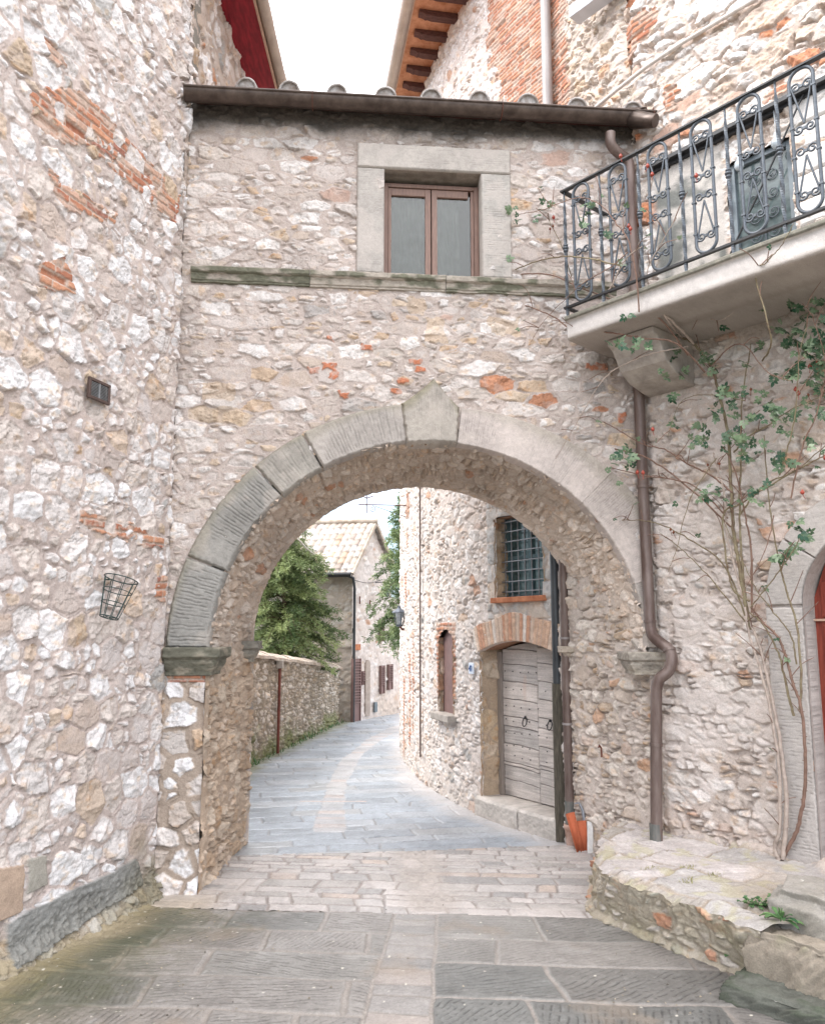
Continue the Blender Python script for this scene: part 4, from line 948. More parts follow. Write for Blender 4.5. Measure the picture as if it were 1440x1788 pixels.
def panel(place):
    m = MB(); w = .083; zt, zb = TOPZ-.012, BOTZ+.012
    def T(pts, r, n=6): m.tube([place(a, b) for a, b in pts], r, n)
    loop = [(-w, zb+w), (-w, zt-w)]+[(-w*math.cos(t), zt-w+w*math.sin(t)) for t in np.linspace(0, pi, 13)[1:-1]]+[(w, zt-w), (w, zb+w)]+[(w*math.cos(t), zb+w-w*math.sin(t)) for t in np.linspace(0, pi, 13)[1:]]
    T(loop, .0130, 8)
    mid = (zt+zb)/2
    for za, zc, sg in ((zt-.10, mid+.10, -1), (zb+.10, mid-.10, 1)):
        for q in (-1, 1):
            T([(q*w*.92, za-sg*-.0), (0, zc-sg*.02)], .0075, 5)
    for zc, sg in ((zt-.135, 1), (mid+.085, -1), (mid-.085, 1), (zb+.135, -1)):
        for q in (-1, 1):
            T([(q*(w-.004), zc-sg*.045)]+spiral((q*.040, zc), .036, 1.35, (0 if q > 0 else pi), sg*q), .0078, 5)
        m.box(place(0, zc+sg*0.0), AX, ANV, EZ, .010, .008, .010)
    for q in (-1, 1):
        for zz_ in (zt-.17, mid+.11, mid-.11, zb+.17): m.box(place(q*w, zz_), AX, ANV, EZ, .015, .015, .007)
    return m
def twist(place):
    m = MB(); z0, z1 = BOTZ-.10, TOPZ-.005; n = 60; vs = []; cs = 4
    for i in range(n+1):
        t = i/n; z = z0+(z1-z0)*t; r = .0155 if t < .8 else .0155*(1-(t-.8)/.2*.55)
        for k in range(cs):
            th = 2*pi*k/cs+t*14; vs.append(place(r*math.cos(th), z)+ANV*(r*math.sin(th)))
    m.add(vs, [(i*cs+k, i*cs+(k+1) % cs, (i+1)*cs+(k+1) % cs, (i+1)*cs+k) for i in range(n) for k in range(cs)])
    for zc, r in ((5.44, .026), (5.415, .021), (5.465, .021), (BOTZ-.09, .02)): m.lathe(place(0, zc), [(.004, -.014), (r, -.008), (r*1.05, 0), (r, .008), (.004, .014)], 10)
    return m
ps = [.055+.383*i for i in range(9)]; bs_ = [-.125+.383*i for i in range(9)]
pm = panel(lambda a, b: rail_p(ps[0]+a, b)).build("scroll_panel", M['iron'], bc); sub(pm)
tm = twist(lambda a, b: rail_p(bs_[0]+a, b)).build("twisted_baluster", M['iron'], bc); sub(tm)
for i in range(1, 9):
    for src in (pm, tm):
        c_ = src.copy(); col.objects.link(c_); c_.location = Vector(src.location)+AX*(.383*i)
# ---- balcony door, its lintel and stone quoins
bd = thing("balcony_door", None, None, loc=tuple(ax_(1.2, 4.8, 0))); del bd["label"]; del bd["category"]; bd.parent = bal; local(bd)
def abox(m, s0, s1, z0, z1, h0, h1): m.box(ax_((s0+s1)/2, (z0+z1)/2, (h0+h1)/2), AX, ANV, EZ, abs(s1-s0)/2, abs(h1-h0)/2, (z1-z0)/2)
m = MB(); f = .045
abox(m, bd0, bd0+f, bdz0, bdz1, -.09, -.03); abox(m, bd1-f, bd1, bdz0, bdz1, -.09, -.03); abox(m, bd0+f, bd1-f, bdz1-f, bdz1, -.09, -.03)
abox(m, bd0+f, bd1-f, bdz0, bdz0+.1, -.09, -.03)
sub(m.build("frame", M['blueframe'], bd, .005))
m = MB(); abox(m, bd0+f-.01, bd1-f+.01, bdz0+.08, bdz1-f+.01, -.07, -.064); sub(m.build("pane", M['doorglass'], bd))
m = MB()
for zc in np.linspace(5.0, 5.85, 6):
    for q in (-1, 1):
        m.tube([ax_(1.235+q*.08+a, b, -.05) for a, b in spiral((0, zc), .055, 1.4, 0 if q < 0 else pi, q)], .005, 5)
m.tube([ax_(1.235, bdz0+.1, -.05), ax_(1.235, bdz1-f, -.05)], .006, 5)
sub(m.build("scroll_grille", M['iron'], bd))
m = MB(); abox(m, bd0-.03, bd1+.03, bdz0-.05, bdz1+.02, -.3, -.16); local(m.build("door_recess", M['dark_iron'], bal))
m = MB(); abox(m, .22, 2.4, 6.33, 6.365, .0, .10); abox(m, .22, 2.4, 6.30, 6.33, .0, .05); local(m.build("lintel_bar", M['dark_iron'], bal))
m = MB(); m.tube([ax_(.95, 5.2, .05), ax_(1.3, 5.75, .05), ax_(1.66, 6.32, .06)], .008, 6); local(m.build("stay_rod", M['dark_iron'], bal))
for i, (s, z) in enumerate(((1.10, 5.98), (1.42, 6.02))):
    m = MB(); m.lathe(ax_(s, z, .06), [(.0, -.055), (.028, -.045), (.04, -.015), (.036, .02), (.016, .045), (.014, .09), (.0, .092)], 12); m.tube([ax_(s, z+.08, .06), ax_(s, 6.31, .06)], .003, 4)
    local(m.build("hanging_bulb", M['lampglass'], bal))
for i in range(7):
    z0 = 4.82+i*.215; w = (.42, .28)[i % 2]
    slaba("quoin", (lambda z0, w: (lambda a, b: (1.54+a*w, z0+b*.205, w, .2)))(z0, w), 50, 30, 1401+i*9, (.62,.60,.58), .0, .03, bal)
# ---- window sill high up, tie rod, cable
q = [apx(1013, 42), apx(1060, 2)]; m = MB(); abox(m, q[0][0]-.02, q[0][0]+1.0, q[0][1]-.0, q[0][1]+.14, .0, .16)
M['pale'] = mat_plain("pale_sill", (.52,.53,.56), .8, 0, .3, .08, 10); local(m.build("window_sill", M['pale'], bal, .006))
cb_ = [(1027, 198), (1075, 158), (1130, 115), (1190, 75), (1265, 30), (1340, -15)]
m = MB(); m.tube([ax_(*apx(a, b, .045), .045) for a, b in cb_], .019, 8); M['lime'] = mat_plain("limewashed_pipe", (.56,.51,.47), .85); local(m.build("wall_pipe", M['lime'], bal))
M['wirew'] = mat_plain("pale_wire", (.5,.47,.43), .7)
# ================================================================ street house beyond
bp = smooth_path([Vector((2.0, 7.5, 0)), Vector((JP[0], JP[1], 0)), Vector((.74, 9.72, 0)), Vector((.15, 11.6, 0)), Vector((-.17, 14.0, 0)), Vector((-.05, 15.2, 0)), Vector((1.4, 16.6, 0)), Vector((3, 17, 0))], 16)[16:-16]
bx_ = np.array([p.x for p in bp]); by_ = np.array([p.y for p in bp]); bs = np.concatenate([[0], np.cumsum(np.hypot(np.diff(bx_), np.diff(by_)))])
BL = float(bs[-1])
def bfr(s):
    x = np.interp(s, bs, bx_); y = np.interp(s, bs, by_); e = .06
    tx = np.interp(s+e, bs, bx_)-np.interp(s-e, bs, bx_); ty = np.interp(s+e, bs, by_)-np.interp(s-e, bs, by_); L = np.hypot(tx, ty); tx = tx/L; ty = ty/L
    return x, y, tx, ty, -ty, tx
def bw(s, z, h=0.0):
    x, y, tx, ty, nx, ny = bfr(s); return Vector((float(x+nx*h), float(y+ny*h), z))
def bpx(px, py):
    r = ray(px, py)
    c_ = r[0]*by_-r[1]*bx_; i = np.where(np.sign(c_[:-1]) != np.sign(c_[1:]))[0]
    i = int(i[0]) if len(i) else int(np.argmin(bx_/by_))-1
    t = min(1., max(0., c_[i]/(c_[i]-c_[i+1]))); y = by_[i]+(by_[i+1]-by_[i])*t
    return float(bs[i]+(bs[i+1]-bs[i])*t), float(EYE+r[2]*y/r[1])
sth = thing("stone_house", "curving rubble house seen through the arch, with a weathered plank door and barred window", "house", loc=(1.2, 10.5, 0))
u, v = grid(0, BL, -.08, 10.7, .0105)
BS = [(8, C3(.69,.65,.625)), (5, C3(.63,.575,.54)), (3, C3(.56,.49,.445)), (1.0, C3(.51,.40,.32)), (.5, C3(.47,.31,.23)), (.5, C3(.45,.43,.41))]
h1, c1, t1 = rubble(u, v, .21, .11, 1501, .5, (.001, .009), .015, BS, C3(.54,.475,.435), .008, .5, 1.0, .25, .3, opn=.022)
n1 = fbm(u/.4, v/.4, 1521, 4); n2 = fbm(u/.03, v/.03, 1525, 4, .65)
ub = pip(u+.12*fbm(u/.15, v/.12, 1531, 4), v, [(-.1, 7.0), (.85, 7.0), (.95, 7.8), (.85, 8.4), (1.15, 9.2), (1.2, 10.7), (-.1, 10.7)])
hb, cb = bricks(u, v, .22, .052, 1541); h1, c1 = blend(h1, c1, ub, hb, cb)
for px, py0, py1, w in ((712, 860, 905, .16), (709, 1000, 1060, .10), (716, 1140, 1300, .10), (722, 1105, 1280, .05), (706, 1180, 1320, .14), (712, 930, 955, .1)):
    s_, za = bpx(px, py0); s_, zb = bpx(px, py1); m = pip(u+.06*fbm(u/.1, v/.06, 1551, 3), v, [(s_-w, zb), (s_+w, zb), (s_+w, za), (s_-w, za)]); h1, c1 = blend(h1, c1, m, hb, cb)
gw = sst(.25, .0, v+.1*n1); c1 = lerp3(c1, C3(.50,.47,.44)+0*c1, gw*.5)
def rect(pxa, pxb, pya, pyb):
    s0, z1 = bpx(pxb, pya); s1, z0 = bpx(pxa, pyb); return s0, s1, z0, z1
gs0, gs1, _a, _b = rect(868, 946, 898, 1042); gz1 = bpx(905, 898)[1]; gz0 = bpx(905, 1042)[1]
ds0 = .20; ds1 = bpx(842, 1250)[0]; dz0 = bpx(850, 1395)[1]; dz1 = bpx(905, 1118)[1]
ss0, ss1, _a, _b = rect(768, 791, 1100, 1245); sz0 = bpx(780, 1245)[1]; sz1 = bpx(780, 1100)[1]
darch = .12; dm = (ds0+ds1)/2; dh = (ds1-ds0)/2
dtop = dz1-darch*((u-dm)/dh)**2
hole = ((u > ds0) & (u < ds1) & (v > dz0) & (v < dtop)) | ((u > gs0) & (u < gs1) & (v > gz0) & (v < gz1))
stop = sz1-.12*np.abs((u-(ss0+ss1)/2)/((ss1-ss0)/2))**2
hole |= (u > ss0) & (u < ss1) & (v > sz0) & (v < stop)
def near(s0, s1, z0, z1, d): return np.maximum(np.maximum(s0-u, u-s1), np.maximum(z0-v, v-z1)) < d
hj, cj = bricks(u, v, .11, .055, 1571); mk = near(ss0, ss1, sz0, sz1, .09) & ~near(ss0, ss1-.0, sz0-1, sz0, .2); h1, c1 = blend(h1, c1, mk & (u > ss0-.12), hj, cj)
hq, cq, _ = rubble(u, v, .34, .22, 1581, .1, (.003, .01), .02, [(3, C3(.50,.48,.46)), (2, C3(.44,.43,.42)), (1, C3(.56,.48,.41))], C3(.5,.43,.38), .005, .2, .5, 0, .1)
mk = near(gs0, gs1, gz0-.05, gz1, .19); h1, c1 = blend(h1, c1, mk, hq, cq)
x, y, tx, ty, nx, ny = bfr(u)
o = sheet("wall", np.stack([x+nx*h1, y+ny*h1, v], -1).astype(f32), c1, M['wall'], sth, keep=~hole); local(o)
m = MB(); q = [bw(s, 0, -.55) for s in (0.0, 1.6, 3.5, 6, 7.5)]+[Vector((5, 16.5, 0)), Vector((5, 9.2, 0))]; n = len(q)
m.add(q+[p+Vector((0, 0, 10.6)) for p in q], [(i, (i+1) % n, n+(i+1) % n, n+i) for i in range(n)]+[tuple(range(n, 2*n))]); local(m.build("house_core", M['earth'], sth))
# reveals (stone) built as displaced strips
def reveal(name, s0, s1, z0, z1, dep, k, pal, arch=0.0):
    for kind in ("jamb", "jamb", "head"):
        pass
    L = [((s1, z0), (s1, z1-arch)), ((s0, z0), (s0, z1-arch))]
    for i, (a, b) in enumerate(L):
        d, z = np.meshgrid(np.linspace(0.02, -dep, 40).astype(f32), np.linspace(a[1], b[1], int((b[1]-a[1])/.012)).astype(f32))
        h, c, _ = rubble(d+k, z, .36, .19, k+i, .25, (.002, .012), .022, pal, C3(.40,.31,.23), .010, .4, .8, .1, .2)
        x, y, tx, ty, nx, ny = bfr(a[0]); sg = -1 if i == 0 else 1
        P = np.stack([x+nx*d+tx*sg*(h-.022), y+ny*d+ty*sg*(h-.022), z], -1).astype(f32); local(sheet("door_jamb" if dep > .28 else "window_jamb", P, c, M['wall'], sth, flip=(i == 0)))
RVP = [(3, C3(.50,.38,.26)), (3, C3(.44,.33,.23)), (2, C3(.54,.44,.34)), (1, C3(.40,.24,.15))]
reveal("door", ds0, ds1, dz0-.0, dz1, .34, 1601, RVP, darch*.9)
reveal("window", gs0, gs1, gz0, gz1, .24, 1641, RVP)
reveal("slit", ss0, ss1, sz0, sz1, .15, 1661, [(3, C3(.48,.30,.20)), (2, C3(.52,.40,.32))], .1)
m = MB()
for i in range(16):
    a, b = ds0+(ds1-ds0)*i/16, ds0+(ds1-ds0)*(i+1)/16; za, zb = [dz1-darch*((t-dm)/dh)**2 for t in (a, b)]
    m.add([bw(a, za, .01), bw(b, zb, .01), bw(b, zb, -.36), bw(a, za, -.36)], [(0, 1, 2, 3)])
local(m.build("lintel", mat_plain("door_arch_soffit", (.36,.20,.13), .9, 0, .2, .35, 30), sth)); m = MB()
m.add([bw(gs0, gz1, .01), bw(gs1, gz1, .01), bw(gs1, gz1, -.3), bw(gs0, gz1, -.3)], [(0, 1, 2, 3)])
M['brick_soffit'] = mat_plain("brick_soffit", (.36,.20,.13), .9, 0, .2, .35, 30); local(m.build("lintel", M['brick_soffit'], sth))
# brick arch over the door: every brick a block of one displaced strip
n_a = 27; A0 = ds0-.10; A1 = ds1+.10; am = (A0+A1)/2; ah = (A1-A0)/2
s, r = np.meshgrid(np.linspace(A0, A1, 300).astype(f32), np.linspace(0, 1, 60).astype(f32))
q = (s-am)/ah; fan = s+q*.10*r
zb_ = dz1-.012-darch*((s-dm)/dh)**2; zz = zb_+r*(.30+.02*np.sin(s*9))*(1-.12*q*q)
ib = np.floor((s-A0)/(A1-A0)*n_a).astype(np.int64); fr = (s-A0)/(A1-A0)*n_a-ib; e = np.minimum(fr, 1-fr)*(A1-A0)/n_a; e = np.minimum(e, np.minimum(r, 1.02-r)*.3)
rr1 = H(ib, ib*0, 1701); mm = sst(.001, .007, e+.002*fbm(s/.02, zz/.02, 1703, 2))
h = mm*(.022+.012*(rr1-.5)+.004*fbm(s/.03, zz/.03, 1705, 3))+.004
c = pick(H(ib, ib*0, 1709), [(3, C3(.48,.27,.18)), (3, C3(.53,.36,.26)), (3, C3(.56,.43,.34)), (1, C3(.62,.55,.49))])*(1+.16*fbm(s/.06, zz/.04, 1711, 4)+.08*(rr1-.5))[..., None]
c = lerp3(C3(.58,.48,.42)+0*c, c, mm)
x, y, tx, ty, nx, ny = bfr(fan); xx, yy = x+nx*h, y+ny*h
_, _, _, _, nx0, ny0 = bfr(am)
local(sheet("brick_arch", np.stack([xx, yy, zz], -1).astype(f32), c, M['wall'], sth, thick=(-nx0*.05, -ny0*.05, 0)))
# plank door
pd = thing("door", None, None, loc=tuple(bw(dm, dz0, -.3))); del pd["label"]; del pd["category"]; pd.parent = sth; local(pd)
def plank_leaf(s0, s1, k):
    s, z = np.meshgrid(np.linspace(s0, s1, 90).astype(f32), np.linspace(0, 1, 300).astype(f32))
    top = dz1-.03-darch*((s-dm)/dh)**2*.9; zz = dz0+.03+(top-dz0-.03)*z
    ed = np.array([-.1, .16, .30, .335, .52, .70, .80, .98, 1.16, 1.34, 1.50, 1.68, 2.4], f32)*(dz1-dz0)/1.62+(k % 3)*.012
    sl = zz-dz0+(s-s0)*.05*np.sin(k)+.006*fbm(s/.2, zz*0+k, k, 2); row = np.clip(np.searchsorted(ed, sl)-1, 0, len(ed)-2)
    e = np.minimum(sl-ed[row], ed[row+1]-sl); m_ = sst(.0, .006, e)
    rr = H(row, row*0+k, k+1); gr = fbm(s/.35+rr*9, zz/.012, k+2, 4, .6); n1 = fbm(s/.2, zz/.12, k+5, 3)
    h = m_*(.012+.016*rr+.0025*gr)-.004
    c = lerp3(C3(.47,.435,.41)+0*h[..., None], C3(.56,.50,.46)+0*h[..., None], rr)*(1+.22*gr+.16*n1)[..., None]
    c = lerp3(c, C3(.55,.38,.29)+0*c, sst(.035, .02, np.abs(s-(s0+(s1-s0)*.35)))*sst(.55, .7, (zz-dz0)/(dz1-dz0))*sst(.8, .75, (zz-dz0)/(dz1-dz0))*.35)
    c = lerp3(C3(.13,.11,.10)+0*c, c, m_)
    x, y, tx, ty, nx, ny = bfr(np.float32(dm)); P0_ = bw(dm, 0, -.30)
    X = P0_.x+tx*(s-dm)+nx*h; Y = P0_.y+ty*(s-dm)+ny*h
    sub(sheet("leaf", np.stack([X, Y, zz], -1).astype(f32), c, M['wood'], pd, thick=(-nx*.04, -ny*.04, 0)))
mid = bpx(941, 1250)[0]-.14; mid = (ds0+ds1)/2-.02
plank_leaf(mid+.006, ds1-.075, 1801); plank_leaf(ds0+.02, mid-.006, 1802)
_x, _y, dtx, dty, dnx, dny = [float(t) for t in bfr(np.float32(dm))]; DT = Vector((dtx, dty, 0)); DNV = Vector((dnx, dny, 0)); DP = bw(dm, 0, -.30)
def dpt(s, z, h): return DP+DT*(s-dm)+DNV*h+Vector((0, 0, z))
M['oldwood'] = mat_plain("door_post_wood", (.27,.23,.20), .9, 0, .2, .25, 12, stretch=(8, 8, .6))
m = MB(); m.box(dpt(ds1-.035, (dz0+dz1)/2-.06, .02), DT, DNV, EZ, .035, .03, (dz1-dz0)/2-.08); sub(m.build("door_post", M['oldwood'], pd, .006))
m = MB(); rnd_ = random.Random(5)
for z in (.42, .52, .66, .78, .92, 1.1, 1.28):
    for s in np.linspace(ds0+.08, ds1-.14, 9):
        if rnd_.random() < .75: m.lathe(dpt(s+.02*rnd_.random(), dz0+z*(dz1-dz0)/1.62+.02*rnd_.random(), .026), [(0, .005), (.006, .003), (.0075, -.004)], 7, tuple(DNV))
tag(sub(m.build("nails", M['dark_iron'], pd)), kind="stuff")
for s in (mid+.20, mid-.22):
    z = dz0+(dz1-dz0)*.49; m = MB(); m.tube([dpt(s+.035*math.cos(t), z+.048*math.sin(t), .035+.012*(1-math.sin(t))) for t in np.linspace(0, 2*pi, 20)], .006, 6); m.lathe(dpt(s, z+.05, .03), [(0, .02), (.014, .016), (.016, 0)], 8, tuple(DNV)); sub(m.build("ring_handle", M['dark_iron'], pd))
m = MB(); m.box(dpt(dm, (dz0+dz1)/2, -.09), DT, DNV, EZ, dh+.1, .03, (dz1-dz0)/2+.1); local(m.build("door_recess", M['dark_iron'], sth))
# stone doorstep: two blocks
for s0, s1, k in ((ds0+.03, (ds0+ds1)/2-.05, 1821), ((ds0+ds1)/2-.04, ds1+.10, 1831)):
    s, t = np.meshgrid(np.linspace(s0, s1, 110).astype(f32), np.linspace(0, 1, 70).astype(f32))
    pr = np.interp(t, [0, .06, .45, .52, 1], [-.36, -.36, .05, .075, .075]).astype(f32); zz = np.interp(t, [0, .45, .52, 1], [dz0+.02, dz0+.015, dz0-.01, -.03]).astype(f32)
    n1 = fbm(s/.15, t*4, k, 4); n2 = fbm(s/.03, t*20, k+4, 3); e = np.minimum(s-s0, s1-s); dn = .02*sst(.03, 0, e)
    _, _, _, _, nx, ny = bfr(s); x, y = bfr(s)[:2]; pr = pr+.006*n1+.003*n2-dn
    c = C3(.50,.46,.42)*(1+.14*n1+.12*n2)[..., None]
    local(sheet("doorstep", np.stack([x+nx*pr, y+ny*pr, zz+.005*n1-dn], -1).astype(f32), c, M['dress'], sth, flip=True))
# barred window
gw_ = thing("window", None, None, loc=tuple(bw((gs0+gs1)/2, gz0, -.2))); del gw_["label"]; del gw_["category"]; gw_.parent = sth; local(gw_)
gm_ = (gs0+gs1)/2; _x, _y, a1, a2, b1, b2 = [float(t) for t in bfr(np.float32(gm_))]; GT = Vector((a1, a2, 0)); GN = Vector((b1, b2, 0)); GP = bw(gm_, 0, 0)
def gp(s, z, h): return GP+GT*(s-gm_)+GN*h+Vector((0, 0, z))
m = MB(); m.box(gp(gm_, (gz0+gz1)/2, -.20), GT, GN, EZ, (gs1-gs0)/2+.02, .006, (gz1-gz0)/2+.02); sub(m.build("pane", M['tealglass'], gw_))
m = MB()
for s in (gs0, gm_, gs1): m.box(gp(s, (gz0+gz1)/2, -.18), GT, GN, EZ, .03, .014, (gz1-gz0)/2)
for z in (gz0+.02, (gz0+gz1)/2, gz1-.02): m.box(gp(gm_, z, -.181), GT, GN, EZ, (gs1-gs0)/2, .012, .02)
M['tealwood'] = mat_plain("teal_wood", (.10,.17,.19), .6); sub(m.build("frame", M['tealwood'], gw_))
M['bar'] = mat_plain("grille_bar", (.20,.205,.215), .5, .3)
nb = 7
for i in range(nb):
    s = gs0+(gs1-gs0)*(i+.5)/nb; m = MB(); m.tube([gp(s, gz0, -.09), gp(s, gz1, -.09)], .008, 6); sub(m.build("grille_bar", M['bar'], gw_))
for i in range(8):
    z = gz0+(gz1-gz0)*(i+.6)/8; m = MB(); m.bar(gp(gs0, z, -.09), gp(gs1, z, -.09), .022, .012); sub(m.build("grille_bar", M['bar'], gw_))
m = MB(); m.box(gp(gm_, gz0-.03, -.08), GT, GN, EZ, (gs1-gs0)/2+.05, .14, .03); sub(m.build("sill", M['terra'], gw_, .008))
# slit window with a closed shutter
m = MB(); sm_ = (ss0+ss1)/2; S0 = bw(sm_, 0, 0); _x, _y, a1, a2, b1, b2 = [float(t) for t in bfr(np.float32(sm_))]; T_ = Vector((a1, a2, 0)); N_ = Vector((b1, b2, 0))
hw_ = (ss1-ss0)/2+.02; top = [(hw_*q, sz1-.12*q*q) for q in np.linspace(1, -1, 9)]
m.add([S0+T_*a+N_*-.06+Vector((0, 0, b)) for a, b in [(-hw_, sz0-.02), (hw_, sz0-.02)]+top], [tuple(range(11))]); local(m.build("shutter", M['shutter'], sth))
m = MB(); m.box(S0+N_*.02+Vector((0, 0, sz0-.05)), T_, N_, EZ, hw_+.06, .09, .045); local(m.build("window_sill", M['concrete'], sth, .012))
# number plaque
ps_, pz_ = bpx(826.5, 1167); PP = bw(ps_, 0, .03); _x, _y, a1, a2, b1, b2 = [float(t) for t in bfr(np.float32(ps_))]; T_ = Vector((a1, a2, 0)); N_ = Vector((b1, b2, 0))
m = MB(); m.box(PP+Vector((0, 0, pz_)), T_, N_, EZ, .062, .008, .066); pq_ = local(m.build("number_plaque", M['plaque'], sth, .006))
m = MB(); zc = Vector((0, 0, pz_))
def pl_(a, b): return PP-T_*a+N_*.0125+zc+Vector((0, 0, b))
for p, q in (((-.006, .036), (-.040, -.012)), ((-.040, -.012), (.002, -.012)), ((-.010, .036), (-.010, -.036)), ((.012, .022), (.026, .036)), ((.026, .036), (.026, -.036))): m.bar(pl_(*p), pl_(*q), .0035, .009, N_)
sub(m.build("numerals", M['ink'], pq_))
# pipes at the seam of the two houses
def seam(px, py, h):
    s_ = .05; p = bw(0.0, 0, 0); return p
dx = Vector((JP[0], JP[1], 0)); off = Vector((-.90, -.42, 0)).normalized()
p1 = dx+off*.10+Vector((-.02, .10, 0)); p2 = dx+off*.11+Vector((.05, -.05, 0))
p1 = Vector((*[aty(980, 1465, 8.42)[i] for i in (0, 1)], 0)); p2 = Vector((*[aty(996, 1470, 8.28)[i] for i in (0, 1)], 0))
m = MB(); m.tube([p1+Vector((0, 0, 1.55)), p1+Vector((0, 0, 5.2))], .046, 12); local(m.build("drain_pipe", M['darkpipe'], sth))
M['board'] = mat_plain("blackened_board", (.075,.07,.058), .9, 0, .2, .4, 10, (.15,.13,.10), stretch=(6, 6, .6))
m = MB(); m.bar(p1+Vector((-.005, 0, -.02)), p1+Vector((0, 0, 1.55)), .105, .075, (0, 1, 0)); local(m.build("pipe_board", M['board'], sth, .006))
m = MB(); m.tube([p2+Vector((0, 0, .26)), p2+Vector((0, 0, 3.7)), p2+Vector((0, 0, 5.2)), dx+off*.10+Vector((0, 0, 6.6)), dx+off*.09+Vector((0, 0, 10.6))], .046, 12); dpp = local(m.build("downpipe", M['copper'], sth))
m = MB(); m.tube([p2+Vector((0, 0, .06)), p2+Vector((0, 0, .42))], .050, 12); sub(m.build("pipe_foot", M['verdigris'], dpp))
m = MB(); m.tube([dx+off*.095+Vector((0, 0, 6.7)), dx+off*.088+Vector((0, 0, 10.6))], .058, 12); sub(m.build("upper_pipe", M['greypipe'], dpp))
for z in (2.0, 1.15, 2.9): m = MB(); m.tube([p2+Vector((0, 0, z)), p2+Vector((0, 0, z+.022))], .053, 12); sub(m.build("pipe_clip", M['greypipe'], dpp))
r0 = dx+off*.12+Vector((-.05, .1, 7.66)); m = MB(); m.tube([r0, r0+AX*.55+Vector((0, 0, -.16))+ANV*.25], .011, 6); local(m.build("iron_rod", M['rust'], sth))
# eave over the street: rafters, terracotta boards, gutter
e0 = Vector((.62, 9.55, 0)); e1 = Vector((.20, 12.15, 0)); ed_ = (e1-e0).normalized(); en_ = Vector((-ed_.y, ed_.x, 0)); EH = 10.52
M['boardt'] = mat_plain("terracotta_board", (.50,.20,.10), .9, 0, .2, .28, 9, (.58,.29,.17))
m = MB(); mid_ = (e0+e1)/2+en_*.18; m.box(mid_+Vector((0, 0, EH+.09)), ed_, en_, EZ, 1.6, .38, .02); local(m.build("eave_boards", M['boardt'], sth))
for i in range(9):
    p = e0-ed_*.25+ed_*(.37*i); m = MB()
    pr = [(-.2, 0), (.28, 0), (.33, .015), (.36, .005), (.40, .03), (.46, .04), (.46, .085), (-.2, .085)]
    vs = [p+en_*a+ed_*q+Vector((0, 0, EH-.02+b)) for q in (-.055, .055) for a, b in pr]; n = len(pr)
    m.add(vs, [tuple(range(n)), tuple(range(n, 2*n))[::-1]]+[(j, n+j, n+(j+1) % n, (j+1) % n) for j in range(n)]); local(m.build("rafter", M['rafter'], sth))
m = MB(); m.bar(mid_-ed_*1.6+en_*.37+Vector((0, 0, EH+.1)), mid_+ed_*1.6+en_*.37+Vector((0, 0, EH+.1)), .02, .07); local(m.build("fascia", M['cream'], sth))
g0 = e0-ed_*.5+en_*.64+Vector((0, 0, EH+.08)); m = MB(); m.tube([g0, g0+ed_*3.5], .085, 14)
gg = local(m.build("gutter", M['beige'], sth))
m = MB(); q = [e0-ed_*.5+en_*.62, e1+ed_*.5+en_*.62]; m.add([q[0]+Vector((0, 0, EH+.16)), q[1]+Vector((0, 0, EH+.16)), q[1]-en_*4+Vector((0, 0, EH+1.4)), q[0]-en_*4+Vector((0, 0, EH+1.4))], [(0, 1, 2, 3)]); local(m.build("roof", M['terra'], sth))
# corner lamp, sign bracket, thin conduit
lp = bw(bpx(722, 1075)[0]+.3, 0, 0); LZ = bpx(722, 1075)[1]
lmp = thing("wall_lamp", None, None, loc=(lp.x, lp.y, LZ)); del lmp["label"]; del lmp["category"]; lmp.parent = sth; local(lmp)
lx, ly = aty(697, 1075, 13.6)[:2]; lc = Vector((lx, ly, LZ))
m = MB(); m.lathe(lc, [(.0, .20), (.02, .19), (.03, .15), (.12, .09), (.125, .075), (.0, .076)], 8, smooth=False); m.lathe(lc, [(.0, -.16), (.05, -.155), (.06, -.13), (.062, -.12)], 8, smooth=False)
for k in range(4):
    t = 2*pi*k/4+.4; m.bar(lc+Vector((.1*math.cos(t), .1*math.sin(t), .08)), lc+Vector((.06*math.cos(t), .06*math.sin(t), -.13)), .012, .012)
M['lampmetal'] = mat_plain("lamp_metal", (.10,.115,.14), .5, .3); sub(m.build("lantern", M['lampmetal'], lmp))
m = MB(); m.lathe(lc, [(.055, -.125), (.092, .07)], 4, smooth=False); sub(m.build("lamp_glass", M['lampglass'], lmp))
m = MB(); m.tube([lc+Vector((0, 0, -.14)), lc+Vector((.05, 0, -.2)), lc+Vector((.30, .03, -.2))], .02, 7); m.bar(lc+Vector((.10, 0, -.17)), lc+Vector((.34, .0, -.17)), .05, .07); sub(m.build("bracket", M['rust'], lmp))
y = 13.3; a = Vector(aty(737, 883, y)); b = Vector(aty(626, 881, y)); st_ = thing("sign_bracket", None, None, loc=tuple(a)); del st_["label"]; del st_["category"]; st_.parent = sth; local(st_)
m = MB(); m.tube([a+Vector((.2, 0, 0)), b], .010, 6); x0 = Vector(aty(640, 865, y)); x1 = Vector(aty(640, 896, y)); m.tube([x0, x1], .010, 6)
cc = Vector(aty(650, 889, y)); m.tube([cc+Vector((px_, 0, pz)) for px_, pz in spiral((0, 0), .055, 1.5, pi/2, -1)], .006, 5); m.tube([Vector(aty(634, 867, y)), Vector(aty(640, 870, y)), Vector(aty(652, 866, y))], .01, 5)
sub(m.build("bracket_arm", M['rust'], st_))
m = MB(); m.tube([Vector(aty(655, 884, y)), Vector(aty(735, 912, y))], .006, 5); sub(m.build("stay", M['iron'], st_))
s_, z_ = bpx(738, 1000); m = MB(); m.tube([bw(s_, .35, .04), bw(s_, 4.6, .04)], .014, 6); local(m.build("conduit", M['copper'], sth))
